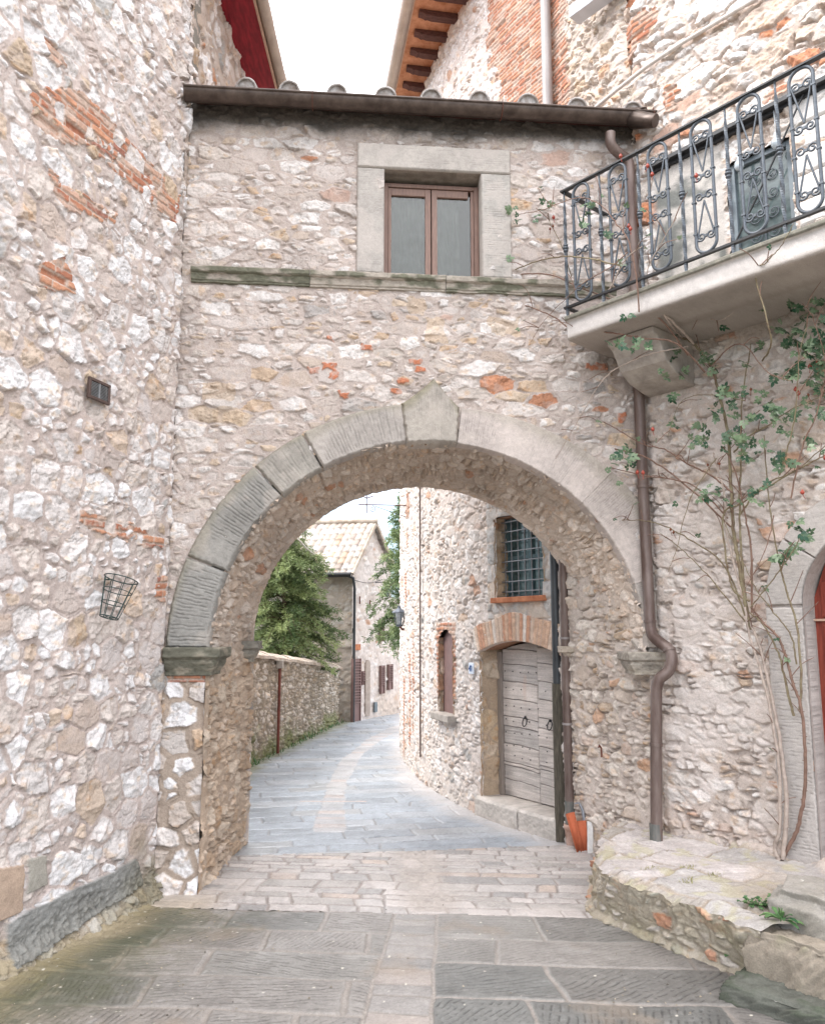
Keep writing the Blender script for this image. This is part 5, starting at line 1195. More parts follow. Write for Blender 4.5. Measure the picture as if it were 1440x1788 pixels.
# ================================================================ masonry ledge and steps by the right wall
def polystrip(top, base, step=.012):
    """resample two matching polylines"""
    T = smooth_path(top, 10); B = smooth_path(base, 10); return T, B
LT = [atz(1037, 1478, .34), atz(1040, 1496, .36), atz(1052, 1519, .375), atz(1101, 1537, .385), atz(1171, 1562, .38), atz(1232, 1586, .37), atz(1290, 1612, .37), atz(1322, 1624, .36)]
LB = [atz(1034, 1530, 0.), atz(1030, 1570, 0.), atz(1036, 1598, 0.), atz(1103, 1628, 0.), atz(1183, 1662, 0.), atz(1263, 1692, 0.), atz(1318, 1712, 0.), atz(1345, 1722, 0.)]
LT[0] = (LT[0][0]+.14, LT[0][1]+.34, .33); LB[0] = (LB[0][0]+.20, LB[0][1]+.62, 0)
ledge = thing("stone_ledge", "low rubble masonry ledge with worn slabs on top along the right wall", "ledge", loc=(1.9, 5.8, 0))
T_ = np.array([tuple(p) for p in smooth_path(LT, 40)], f32); B_ = np.array([tuple(p) for p in smooth_path(LB, 40)], f32)
ln = np.concatenate([[0], np.cumsum(np.hypot(*np.diff(B_[:, :2], axis=0).T))]); Lm = ln[-1]
us = np.linspace(0, Lm, int(Lm/.007)).astype(f32); JT = .030*fbm(us/.11, us*0, 2003, 4, .6); JZ = .022*fbm(us/.16, us*0, 2007, 3)
TB = np.stack([np.interp(us, ln, T_[:, i]) for i in range(3)], -1); BB = np.stack([np.interp(us, ln, B_[:, i]) for i in range(3)], -1)
t = np.linspace(-.06, 1, 62).astype(f32); U, T2 = np.meshgrid(us, t); Z = T2*.38
hl, cl_, tl_ = rubble(U, Z, .24, .12, 2001, .5, (.003, .018), .020, [(3, C3(.46,.41,.34)), (3, C3(.40,.35,.27)), (2, C3(.52,.47,.42)), (1, C3(.48,.27,.18)), (1, C3(.36,.34,.28))], C3(.38,.335,.265), .010, .5, 1.1, .3, .4)
n1 = fbm(U/.3, Z/.15, 2021, 4); n2 = fbm(U/.03, Z/.03, 2025, 4, .65)
cl_ = lerp3(cl_, C3(.30,.27,.17)*(1+.3*n2)[..., None], sst(.1, .8, n1+.3*n2)*.5)
pal = sst(1.1, .2, U); cl_ = lerp3(cl_, C3(.54,.49,.46)*(1+.15*n2)[..., None], pal*.75)
bk_ = sst(.01, 0, np.maximum(np.abs(U-(1.02))-.13, np.abs(Z-.30)-.032)+.015*n1); cl_ = lerp3(cl_, C3(.42,.20,.12)*(1+.25*n2)[..., None], bk_*.9); hl = hl+.012*bk_
dN = np.stack([-(np.gradient(BB[:, 1])), np.gradient(BB[:, 0])], -1); dN /= np.linalg.norm(dN, axis=1, keepdims=True)+1e-9; TB[:, 2] += JZ
dN = -dN
if dN[len(dN)//2, 0] > 0: dN = -dN
T3 = T2*.93; P = BB[None]*(1-T3[..., None])+TB[None]*T3[..., None]
P[..., 0] += dN[None, :, 0]*(hl-.01+JT*T2+.04*sst(.06, 0, Z)); P[..., 1] += dN[None, :, 1]*(hl-.01+JT*T2+.04*sst(.06, 0, Z))
FTOP = P[-1].copy(); o = sheet("face", P, cl_, M['wall'], ledge); local(o)
# top: from the front edge back to the wall
wp = np.stack([np.interp(us, [0, Lm*.14, Lm], [1.92, 2.14, 3.9]), np.interp(us, [0, Lm*.14, Lm], [7.55, 7.20, 5.05]), 0*us+.36], -1).astype(f32)
t = np.linspace(0, 1, 150).astype(f32); U, T2 = np.meshgrid(us, t)
ftop = FTOP
P = ftop[None]*(1-T2[..., None])+wp[None]*T2[..., None]
x, y = P[..., 0], P[..., 1]; a_ = x*.645-y*.764; b_ = -x*.764-y*.645
hs, cs_, ms_, rs_ = slabs(a_, b_-b_.min(), [-1, .18, .55, .9, 1.4, 2.2], 2101, .42, .95, .022, [(3, C3(.44,.40,.38)), (2, C3(.39,.365,.345)), (1, C3(.36,.325,.29))], C3(.33,.28,.23), 0, .03, edge_h=.016, rough=.007)
n1 = fbm(x/.3, y/.3, 2111, 4); n2 = fbm(x/.03, y/.03, 2115, 4, .65)
cs_ = lerp3(cs_, C3(.42,.36,.305)*(1+.2*n2)[..., None], sst(.1, .6, n1+.3*n2)*.6)
yel = sst(.35, .75, fbm(x/.15, y/.15, 2117, 4)); cs_ = lerp3(cs_, C3(.40,.37,.22)+0*cs_, yel*.5)
dirt = sst(1.9, 2.2, x+.1*n1)*sst(5.9, 5.5, y); cs_ = lerp3(cs_, C3(.31,.26,.20)*(1+.25*n2)[..., None], dirt*.75)
back = sst(.86, 1, T2+.08*n1); cs_ = lerp3(cs_, C3(.52,.44,.39)*(1+.2*n2)[..., None], back*.7)
P[..., 2] += hs*sst(0, .03, T2)*1.0+.010*n1*sst(0, .1, T2)+.05*back+.030*sst(.0, .06, T2)
o = sheet("top_slabs", P, cs_, M['wall'], ledge); local(o)
M['core'] = M['earth']
# slabs of stone stacked as steps at the right edge
def rock(name, label, cat, corners, z0, z1, k, base, moss, rough=.012, rnd=.05, group=None):
    """rounded weathered block; corners = plan quad (front-left, front-right, back-right, back-left)"""
    q = [Vector((c[0], c[1], 0)) for c in corners]; n = 120
    a, b = np.meshgrid(np.linspace(-1, 1, n).astype(f32), np.linspace(-1, 1, n).astype(f32))
    # cube-like dome: centre square is the top, the outer ring folds down to the ground
    m_ = np.maximum(np.abs(a), np.abs(b)); top = np.clip(m_/.62, 0, 1); s = np.where(m_ > .62, .62/np.maximum(m_, 1e-4), 1.0)
    ua = a*s/.62; ub = b*s/.62; dn = np.clip((m_-.62)/.38, 0, 1)
    fa = (ua+1)/2; fb = (ub+1)/2
    X = ((q[0].x*(1-fa)+q[1].x*fa)*(1-fb)+(q[3].x*(1-fa)+q[2].x*fa)*fb).astype(f32); Y = ((q[0].y*(1-fa)+q[1].y*fa)*(1-fb)+(q[3].y*(1-fa)+q[2].y*fa)*fb).astype(f32)
    cx, cy = X.mean(), Y.mean(); inn = rnd*np.clip(sst(.75, 1, np.maximum(np.abs(ua), np.abs(ub)))*(1-sst(0, .35, dn)), 0, 1)
    dx_, dy_ = cx-X, cy-Y; dl = np.hypot(dx_, dy_)+1e-4
    n1 = fbm(X/.25+dn, Y/.25+dn*.6, k, 4); n2 = fbm(X/.04+dn*6, Y/.04-dn*5, k+4, 4, .65)
    Zt = z1(X, Y) if callable(z1) else z1; Z = Zt-(Zt-z0)*dn**1.0-inn*.45+rough*(n1+.5*n2)*(1-.3*dn)
    X = X+dx_/dl*inn*.6-dx_/dl*rough*1.2*(n1+.6*n2)*(dn > 0); Y = Y+dy_/dl*inn*.6-dy_/dl*rough*1.2*(n1+.6*n2)*(dn > 0)
    c = C3(*base)*(1+.16*n1+.16*n2)[..., None]; c = lerp3(c, C3(*moss)*(1+.3*n2)[..., None], sst(-.1, .5, n1+.35*n2)*.7)
    sp = H((X/.016).astype(np.int64), (Y/.016).astype(np.int64), k+9) > .996; sp &= dn < .02; c[sp] = C3(.5,.48,.43)
    o = sheet(name, np.stack([X, Y, Z], -1), c, M['wall']); tag(o, label, cat, group); return o
A_ = lambda px, py, z: atz(px, py, z)[:2]
rock("stone_step", "lowest stone step, dark mossy slab lying on the pavement at the foot of the ledge", "step", [A_(1256, 1714, .10), A_(1560, 1815, .10), A_(1560, 1758, .10), A_(1312, 1678, .10)], -.03, .105, 2201, (.115,.118,.10), (.05,.062,.04), .017, .035, "stone steps at the right edge")
rock("stone_step", "middle stone step, rough brown block with a fern-like weed on it", "step", [A_(1292, 1622, .33), A_(1560, 1706, .33), A_(1560, 1640, .36), A_(1308, 1592, .36)], .03, .345, 2211, (.29,.25,.20), (.19,.175,.12), .020, .06, "stone steps at the right edge")
rock("stone_step", "topmost stone step, big smooth grey boulder-like block beside the rose stems", "step", [A_(1338, 1560, .50), A_(1600, 1640, .50), A_(1560, 1535, .56), A_(1354, 1515, .56)], .28, .54, 2221, (.30,.28,.25), (.22,.205,.175), .014, .10, "stone steps at the right edge")
# ================================================================ climbing rose
rose = thing("rose_bush", "leggy climbing rose with bare canes, sparse bluish leaves and red hips on the right wall", "rose bush", loc=atz(1372, 1500, .36))
def rp(px, py, h):
    s, z = apx(px, py, h); return ax_(s, z, h)
rnd = random.Random(21)
canes = [
 # (material, radius0, radius1, offset0, offset1, points)
 ('oldstem', .022, .011, .12, .16, [(1366,1500),(1372,1400),(1360,1290),(1345,1210),(1325,1130),(1308,1085)]),
 ('oldstem', .021, .010, .12, .18, [(1360,1502),(1352,1480),(1360,1440),(1358,1330),(1335,1200),(1308,1110),(1300,1060)]),
 ('redstem', .018, .009, .10, .2, [(1364,1502),(1390,1450),(1403,1390),(1405,1320),(1398,1235),(1382,1190),(1362,1120),(1330,1085),(1310,1060)]),
 ('stem', .013, .006, .12, .22, [(1385,1250),(1372,1200),(1358,1140),(1330,1090),(1308,1070)]),
 ('stem', .012, .005, .14, .25, [(1395,1240),(1398,1180),(1390,1090),(1372,1030),(1355,960),(1340,860),(1333,760)]),
 ('stem', .020, .011, .15, .20, [(1308,1100),(1300,1050),(1290,990),(1280,930),(1276,860),(1270,760),(1258,700),(1240,640),(1210,600),(1190,590)]),
 ('oldstem', .013, .008, .15, .22, [(1306,1080),(1285,1000),(1268,930),(1265,870),(1255,830),(1244,790)]),
 ('stem', .012, .006, .15, .2, [(1302,1060),(1295,980),(1290,880),(1293,800),(1295,700),(1310,600)]),
 ('redstem', .011, .005, .15, .25, [(1312,1070),(1310,960),(1300,900),(1285,830),(1262,780)]),
 ('stem', .011, .006, .15, .3, [(1308,1050),(1280,1030),(1268,980),(1262,900),(1290,880),(1340,850),(1400,815),(1440,795)]),
 ('stem', .010, .004, .16, .3, [(1290,900),(1320,860),(1345,840),(1390,820),(1450,770)]),
 ('stem', .009, .004, .16, .3, [(1280,790),(1310,760),(1345,740),(1380,715),(1440,690)]),
 ('redstem', .010, .004, .18, .3, [(1278,860),(1240,830),(1200,810),(1160,785),(1120,775),(1070,745),(1032,728)]),
 ('redstem', .010, .005, .18, .28, [(1275,920),(1200,850),(1130,800),(1060,780),(1000,750),(940,725),(900,700)]),
 ('redstem', .009, .003, .18, .26, [(1270,905),(1220,855),(1180,838),(1120,830),(1060,815),(1010,810)]),
 ('stem', .009, .003, .15, .22, [(1300,1075),(1262,985),(1200,940),(1150,915),(1105,908),(1060,915),(1020,950)]),
 ('stem', .008, .003, .15, .2, [(1300,1085),(1240,1010),(1190,960),(1150,930)]),
 ('oldstem', .009, .004, .2, .98, [(1190,590),(1165,560),(1135,510),(1130,470),(1150,430),(1180,380)]),
 ('oldstem', .013, .005, .25, .98, [(1210,600),(1165,555),(1120,530),(1065,515),(1072,490),(1090,455),(1120,430)]),
 ('redstem', .008, .003, .9, .98, [(1115,545),(1110,480),(1096,420),(1075,390),(1050,360),(1010,345),(950,365),(905,375)]),
 ('redstem', .009, .006, .35, .98, [(1200,620),(1155,560),(1100,535),(1020,505),(960,480),(900,480),(840,488),(800,512),(775,515)]),
 ('stem', .008, .006, .9, .95, [(1085,465),(1020,450),(960,450),(900,470),(850,490)]),
 ('redstem', .009, .006, .35, .92, [(1230,650),(1180,600),(1120,590),(1060,580),(1000,575),(960,550),(900,530),(850,540),(800,560)]),
 ('oldstem', .009, .003, .35, .7, [(1200,605),(1150,615),(1115,625),(1060,655),(1020,715),(985,775),(940,850)]),
 ('redstem', .007, .003, .3, .6, [(1240,640),(1290,600),(1340,650),(1380,665)]),
 ('stem', .007, .003, .3, .5, [(1310,1060),(1350,1010),(1385,960),(1395,940)]),
 ('stem', .008, .003, .3, .98, [(1330,630),(1345,590),(1318,480),(1335,460),(1362,430),(1385,390)]),
 ('redstem', .008, .003, .3, .5, [(1380,870),(1400,780),(1425,720),(1440,640),(1420,560),(1400,530)]),
 ('stem', .008, .003, .3, .55, [(1360,830),(1380,760),(1390,700),(1395,620),(1410,560)]),
 ('stem', .006, .002, .25, .4, [(1300,700),(1250,690),(1190,700),(1165,765)]),
 ('redstem', .006, .002, .9, .95, [(1096,440),(1060,470),(1010,500),(950,560),(925,600)]),
 ('redstem', .006, .002, .4, .85, [(960,480),(930,430),(905,400),(890,420)]),
 ('stem', .006, .002, .4, .85, [(1000,500),(985,440),(960,390),(955,380)]),
 ('stem', .006, .002, .25, .45, [(1250,800),(1205,870),(1180,960),(1165,1000)]),
 ('redstem', .006, .002, .3, .4, [(1350,900),(1335,960),(1290,1050)]),
 ('stem', .008, .003, .12, .3, [(1390,1160),(1380,1110),(1350,1070),(1320,1030),(1300,990),(1260,905)]),
 ('oldstem', .008, .003, .2, .5, [(1160,520),(1200,540),(1250,560),(1280,545)]),
]
tips = []
for mt_, r0, r1, h0, h1_, pts in canes:
    n = len(pts); P3 = [rp(a, b, h0+(h1_-h0)*(i/(n-1))**(.3 if h1_ > .6 else 1)) for i, (a, b) in enumerate(pts)]
    sp_ = smooth_path(P3, 8); k = len(sp_)
    for i in range(2, k-1): sp_[i] = sp_[i]+Vector((rnd.uniform(-1, 1), rnd.uniform(-1, 1), rnd.uniform(-1, 1)))*.004
    rad = [.82*(r0+(r1-r0)*i/(k-1)) for i in range(k)]
    m = MB(); m.tube(sp_, rad, 7)
    for i in range(3, k-2, 2):                                     # thorns
        d = Vector((rnd.uniform(-1, 1), rnd.uniform(-1, .2), rnd.uniform(-.3, .7))).normalized(); p = sp_[i]
        m.tube([p, p+d*(rad[i]+.012)], [rad[i]*.6, .001], 4, False)
    local(m.build("cane", M[mt_], rose)); tips.append(sp_)
tw = MB(); M['twig'] = M['redstem']
twigs = []
for sp_ in tips:                                                   # side twigs
    for j in range(max(1, len(sp_)//9)):
        i = rnd.randrange(len(sp_)//3, len(sp_)-1); p = sp_[i]; d = (sp_[i]-sp_[i-1]).normalized()
        w = (d*.5+Vector((rnd.uniform(-1, 1), rnd.uniform(-1, .2), rnd.uniform(-.2, 1)))).normalized(); L = rnd.uniform(.08, .26)
        pts = [p, p+w*L*.5+Vector((0, 0, .01)), p+w*L+Vector((rnd.uniform(-.03, .03), 0, rnd.uniform(-.05, .03)))]
        m = MB(); m.tube(smooth_path(pts, 4), [.004]*4+[.003]*4+[.002], 5); twigs.append((m, pts[-1]))
for m, e in twigs: local(m.build("twig", M['redstem'], rose))
LV, LF, LVAR = [], [], []
def rose_leaf(base, d, size, tone):
    d = d.normalized(); sd_ = d.cross(Vector((rnd.uniform(-.4, .4), rnd.uniform(-1, -.3), rnd.uniform(-.2, .9)))).normalized(); up = sd_.cross(d).normalized()
    def leaflet(p, dd, L):
        dd = dd.normalized(); s_ = (sd_-dd*sd_.dot(dd)).normalized(); u_ = s_.cross(dd)
        prof = [(0, 0), (.18, .18), (.42, .27), (.68, .22), (.88, .10), (1, 0)]
        b = len(LV)
        for t, w in prof:
            c_ = p+dd*(t*L)-u_*(.10*L*t*t); LV.extend([tuple(c_-s_*(w*L)+u_*(.10*w*L)), tuple(c_), tuple(c_+s_*(w*L)+u_*(.10*w*L))])
        for i in range(5):
            for q in (0, 1): LF.append((b+i*3+q, b+i*3+q+1, b+i*3+q+4, b+i*3+q+3))
        LVAR.extend([min(1, max(0, tone+rnd.uniform(-.22, .22)))]*18)
    leaflet(base+d*size*.9, d, size)
    for t in (.35, .78):
        for q in (-1, 1): leaflet(base+d*size*t, d*.45+sd_*q, size*.85)
clusters = [(1075,598,3),(1100,600,4),(1120,610,3),(1160,620,3),(1180,625,4),(1225,625,6),(1235,640,5),(1195,650,3),(1270,690,4),(1285,685,3),(1250,720,5),(1275,715,4),(1265,765,6),(1290,765,6),(1230,765,4),(1272,780,4),(1315,780,3),(1345,715,6),(1340,725,4),(1385,730,5),(1365,745,3),(1375,600,8),(1400,610,10),(1430,600,10),(1420,640,8),(1385,640,5),(1390,660,4),(1440,620,8),(1360,570,4),(1400,545,4),(1425,565,4),(1365,810,6),(1350,805,4),(1335,850,2),(1318,852,2),(1330,870,2),(1380,955,5),(1400,935,5),(1365,970,4),(1350,975,3),(1240,860,3),(1215,865,3),(1105,785,3),(1095,800,4),(1098,820,3),(1070,805,3),(1065,835,2),(880,385,4),(895,370,3),(870,400,2),(938,375,2),(960,350,1),(1030,365,2),(1015,370,2),(860,455,2),(880,455,2),(775,515,3),(850,490,1),(1180,735,2),(1170,690,2),(1300,870,3),(1410,700,3),(1430,720,4),(1440,680,5),(1405,770,3),(1180,870,1),(1290,640,2),(1350,660,2),(1320,530,1),(1430,525,4),(1380,530,4),(1170,575,1),(1100,555,1),(1045,352,2),(1245,560,3),(1150,655,2),(1230,745,3),(1255,690,4),(1280,755,4),(1210,770,2),(1300,725,3),(1330,690,3),(1420,610,8),(1395,580,6),(1410,665,5),(1435,655,5),(1330,600,3),(1350,745,3),(1290,800,3),(1250,850,2),(1390,905,2),(905,385,3),(1010,400,2),(1060,405,2),(1080,470,1)]
for px, py, n in clusters:
    hb_ = .3 if px > 1150 else .55 if py > 620 else .92
    for i in range(int(n*1.6) if px > 1335 else n+1):
        p = rp(px+rnd.uniform(-10, 10), py+rnd.uniform(-10, 10), hb_+rnd.uniform(-.12, .12))
        rose_leaf(p, Vector((rnd.uniform(-1, 1), rnd.uniform(-.8, .1), rnd.uniform(-.7, .5))), rnd.uniform(.034, .054), rnd.random())
for m, e in twigs:
    if rnd.random() < .25: rose_leaf(e, Vector((rnd.uniform(-1, 1), -.4, rnd.uniform(-.6, .4))), rnd.uniform(.024, .04), rnd.random())
local(quads("leaves", LV, LF, LVAR, M['roseleaf'], rose))
hips = [(1413,640,1),(1423,640,1),(1432,637,1),(1425,636,1),(1388,680,1),(1393,687,1),(1139,750,1),(1112,825,1),(1122,826,1),(1083,273,1),(1130,290,1),(1138,305,1),(1215,307,1),(1097,395,1),(1100,400,1),(965,395,0),(966,380,1),(960,400,0),(895,390,0),(912,405,0),(833,478,1),(855,500,0),(1300,690,0),(1310,680,0),(1175,930,0),(1170,925,0),(1400,860,1),(1385,810,0),(1410,690,0),(1295,745,0),(1255,810,0),(940,602,0),(945,610,0),(1025,405,1),(875,440,0),(1235,812,0),(1160,535,0),(1440,800,1)]
for px, py, red in hips:
    hb_ = .3 if px > 1150 else .55 if py > 560 else .8
    if 1080 < px < 1220 and py < 410: hb_ = .93
    p = rp(px, py, hb_); r = .016 if red else .011; m = MB()
    m.lathe(p, [(.0, -r), (r*.7, -r*.7), (r, 0), (r*.75, r*.75), (r*.3, r*1.0), (r*.45, r*1.35), (0, r*1.2)], 10)
    m.tube([p-Vector((0, 0, r*.8)), p-Vector((rnd.uniform(-.02, .02), 0, .05))], .0025, 4)
    local(m.build("rose_hip", M['hip' if red else 'deadhip'], rose))
# ================================================================ weeds
def weed(name, label, px, py, z, n, size, spread, long=False):
    c_ = Vector(atz(px, py, z)); V, F, W = [], [], []
    for i in range(n):
        a = rnd.uniform(0, 2*pi); e = rnd.uniform(.15, 1.1); d = Vector((math.cos(a)*math.cos(e), math.sin(a)*math.cos(e), math.sin(e))); L = size*rnd.uniform(.6, 1.2)
        st = c_+Vector((rnd.uniform(-1, 1)*spread, rnd.uniform(-1, 1)*spread*.7, 0)); p = st+d*L*(.2 if long else rnd.uniform(.3, 1.5)); s_ = d.cross(Vector((0, 0, 1))).normalized(); b = len(V)
        W_ = .14 if long else .42; prof = [(0, .15), (.3, .8), (.6, 1), (.85, .6), (1, .05)]
        for t, w in prof:
            q = p+d*(t*L)-Vector((0, 0, L*.5*t*t)); V += [tuple(q-s_*(w*W_*L)), tuple(q+Vector((0, 0, -.006))), tuple(q+s_*(w*W_*L))]
        for j in range(4):
            for q in (0, 1): F.append((b+j*3+q, b+j*3+q+1, b+j*3+q+4, b+j*3+q+3))
        W += [rnd.random()]*15
    root = thing(name, label, "weed", "weeds growing on the ledge", loc=tuple(c_))
    local(quads("leaves", V, F, W, M['weedleaf'], root)); m = MB()
    for i in range(5):
        a = rnd.uniform(0, 6.3); m.tube([c_-Vector((0, 0, .01)), c_+Vector((math.cos(a)*spread*.6, math.sin(a)*spread*.5, size*.6))], .003, 4)
    for i in range(1): pass
    local(m.build("stems", M['grass'], root)); return root
weed("weed", "bushy dark green weed with round leaves between the ledge top and the grey block", 1322, 1580, .40, 60, .034, .075)
weed("weed", "star shaped pale weed with long narrow leaves on the middle stone step", 1362, 1606, .40, 16, .11, .02, True)
weed("weed", "small green weed at the foot of the ledge above the dark slab", 1286, 1665, .10, 34, .030, .05)
weed("weed", "faint pale green weed on the face of the grey block at the right edge", 1428, 1592, .42, 22, .028, .05)
# tufts of dry grass in the ledge joints
V, F, W = [], [], []
for px, py, n in ((1130,1522,40),(1140,1520,40),(1200,1518,50),(1195,1545,18),(1250,1530,30),(1195,1540,20)):
    for i in range(n):
        p = Vector(atz(px+rnd.uniform(-14, 14), py+rnd.uniform(-3, 3), .38)); d = Vector((rnd.uniform(-.6, .6), rnd.uniform(-.6, .6), 1)).normalized(); L = rnd.uniform(.015, .04); s_ = d.cross(Vector((rnd.random(), rnd.random(), .1))).normalized()*.003; b = len(V)
        V += [tuple(p-s_), tuple(p+s_), tuple(p+d*L+s_*.2), tuple(p+d*L-s_*.2)]; F.append((b, b+1, b+2, b+3)); W += [rnd.random()]*4
M['drygrass'] = mat_leaf("dry_grass", (.20,.20,.08), (.45,.42,.22)); tag(quads("grass", V, F, W, M['drygrass']), kind="stuff")
# ================================================================ pot and tiles by the pipe
pp0 = Vector((*[aty(996, 1474, 8.12)[i] for i in (0, 1)], .0))
pp0 = Vector(atz(997, 1476, 0.)); 
po = MB(); R = .062
po.lathe(pp0, [(.0, .0), (R*.72, 0), (R*.78, .01), (R*.98, .15), (R*1.1, .155), (R*1.12, .20), (R*1.0, .202), (R*.92, .15), (0, .14)], 22)
tag(po.build("flower_pot", M['pot']), "small pale clay pot standing at the foot of the copper drainpipe", "flower pot")
def coppo(name, label, px, py, L, tilt, r, yaw):
    b0 = Vector((*aty(px, py, 8.02)[:2], 0.0)); d = Vector((tilt[0], tilt[1], 1)).normalized(); m = MB(); vs = []; n = 9
    s_ = d.cross(Vector((math.sin(yaw), -math.cos(yaw), 0))).normalized(); f_ = s_.cross(d)
    for t, q in ((0, .82), (.5, .9), (1, 1.0)):
        for ro in (r*q, r*q-.012):
            for k in range(n): th = pi*k/(n-1); vs.append(b0+d*(L*t)+s_*(math.cos(th)*ro)-f_*(math.sin(th)*ro*.8))
    fs = []
    for i in range(2):
        a = i*2*n
        for k in range(n-1): fs += [(a+k, a+k+1, a+2*n+k+1, a+2*n+k), (a+n+k+1, a+n+k, a+3*n+k, a+3*n+k+1)]
        fs += [(a, a+2*n, a+3*n, a+n), (a+n-1, a+2*n-1, a+4*n-1, a+3*n-1)]
    fs += [(k, n+k, n+k+1, k+1) for k in range(n-1)]+[(4*n+k+1, 5*n+k+1, 5*n+k, 4*n+k) for k in range(n-1)]
    m.add(vs, fs, True); tag(m.build(name, M['orange']), label, "roof tile", "spare roof tiles by the drainpipe")
coppo("roof_tile", "spare orange roof tile leaning left against the copper pipe, beside the clay pot", 1013, 1477, .36, (-.24, .10), .046, .2)
coppo("roof_tile", "shorter upright orange roof tile standing nearest the white board", 1021, 1478, .28, (-.10, .14), .052, 0)
b0 = Vector((*aty(1031, 1474, 7.97)[:2], 0.0)); m = MB(); m.box(b0+Vector((0, .02, .14)), (.96, -.2, 0), (.2, .96, .15), (0, -.12, 1), .028, .008, .15)
tag(m.build("stone_offcut", M['white'], None, .004), "narrow white stone offcut leaning on the wall beside the orange tiles", "offcut")
tq = Vector((*aty(1023, 1470, 8.05)[:2], 0.0)); M['steel'] = mat_plain("grey_steel", (.22,.23,.25), .4, .5)
m = MB(); m.tube([tq+Vector((.0, .03, .20)), tq+Vector((-.01, .06, .36)), tq+Vector((-.04, .08, .43)), tq+Vector((-.085, .09, .42))], [.016, .018, .012, .008], 8); tag(m.build("hand_tool", M['steel']), "grey hooked hand tool handle sticking up behind the orange tiles", "tool")
# old iron hook in the passage wall
hq = onwall(1057, 1310, AP, jd); hk = Vector((AP[0]+jd[0]*hq[0]+jn[0]*.05, AP[1]+jd[1]*hq[0]+jn[1]*.05, hq[1]))
m = MB(); m.tube([hk-Vector((0, 0, .06)), hk+Vector((0, 0, .02)), hk+Vector((-.02, -.01, .05)), hk+Vector((-.03, -.02, .03))], .009, 6); local(m.build("iron_hook", M['rust'], bal))
# ================================================================ garden wall
gwl = thing("garden_wall", "rough stone garden wall with tiled coping running along the left of the street", "wall", loc=(-2.2, 16, 0))
ga, gb = np.array((-3.19, 8.85)), np.array((-1.72, 19.25)); gL = float(np.hypot(*(gb-ga))); gd = (gb-ga)/gL; gn = np.array((gd[1], -gd[0]))
u, v = grid(0, gL, -.05, 1.9, .019)
h1, c1, t1 = rubble(u, v, .17, .13, 3001, .5, (.004, .02), .035, [(4, C3(.54,.48,.42)), (3, C3(.60,.55,.50)), (2, C3(.46,.39,.31)), (1, C3(.36,.31,.25))], C3(.26,.215,.165), .02, .7, 1.2, .05, .35)
topz = np.interp(u, [0, gL*.44, gL], [1.80, 1.66, 1.22]); n1 = fbm(u/.4, v/.3, 3021, 3); n2 = fbm(u/.05, v/.05, 3025, 3)
c1 = lerp3(c1, C3(.13,.155,.05)*(1+.4*n2)[..., None], sst(.55, .0, v+.35*n1)*.75); c1 = lerp3(c1, C3(.16,.13,.09)+0*c1, sst(.1, .6, n1)*.4)
P = vwall(u, v*topz/1.9+0, h1, ga, gd, gn); local(sheet("wall_face", P, c1, M['wall'], gwl, flip=False))
m = MB()
for i in range(40):
    s0, s1 = gL*i/40, gL*(i+1)/40-.012; z0, z1 = [float(np.interp(s, [0, gL*.44, gL], [1.80, 1.66, 1.22])) for s in (s0, s1)]
    jz = rnd.uniform(-.012, .012); q = []
    for s, z in ((s0, z0), (s1, z1)):
        p = Vector((ga[0]+gd[0]*s, ga[1]+gd[1]*s, z+jz)); n_ = Vector((gn[0], gn[1], 0)); q += [p+n_*.09, p+n_*.09+Vector((0, 0, .05)), p-n_*.10+Vector((0, 0, .13)), p-n_*.38+Vector((0, 0, .05)), p-n_*.38]
    m.add(q, [(0, 1, 2, 3, 4)[::-1], (5, 6, 7, 8, 9)]+[(i_, 5+i_, 5+(i_+1) % 5, (i_+1) % 5) for i_ in range(5)])
M['coping'] = mat_plain("coping_tile", (.46,.36,.28), .9, 0, .2, .3, 5, (.58,.52,.46)); local(m.build("coping", M['coping'], gwl))
m = MB(); q = [Vector((ga[0]-gn[0]*d_, ga[1]-gn[1]*d_, 0))+Vector((gd[0]*s, gd[1]*s, 0)) for s, d_ in ((0, .04), (gL, .04), (gL, .34), (0, .34))]; tz = [1.68, 1.2, 1.2, 1.68]
m.add(q+[p+Vector((0, 0, z)) for p, z in zip(q, tz)], [(0, 1, 5, 4), (1, 2, 6, 5), (2, 3, 7, 6), (3, 0, 4, 7), (4, 5, 6, 7)]); local(m.build("wall_core", M['earth'], gwl))
gpx = onwall(486, 1240, tuple(ga+gn*.07), tuple(gd)); p = Vector((ga[0]+gd[0]*gpx[0]+gn[0]*.08, ga[1]+gd[1]*gpx[0]+gn[1]*.08, 0)); M['rustred'] = mat_plain("rust_red_pipe", (.17,.055,.04), .7, .1, .3, .3, 8)
m = MB(); m.tube([p+Vector((0, 0, .0)), p+Vector((0, 0, 1.45))], .026, 8); local(m.build("pipe", M['rustred'], gwl))
m = MB(); m.box(p+Vector((0, 0, 1.52)), (1, 0, 0), (0, 1, 0), (0, 0, 1), .06, .05, .07); local(m.build("pipe_cap", M['concrete'], gwl, .01))
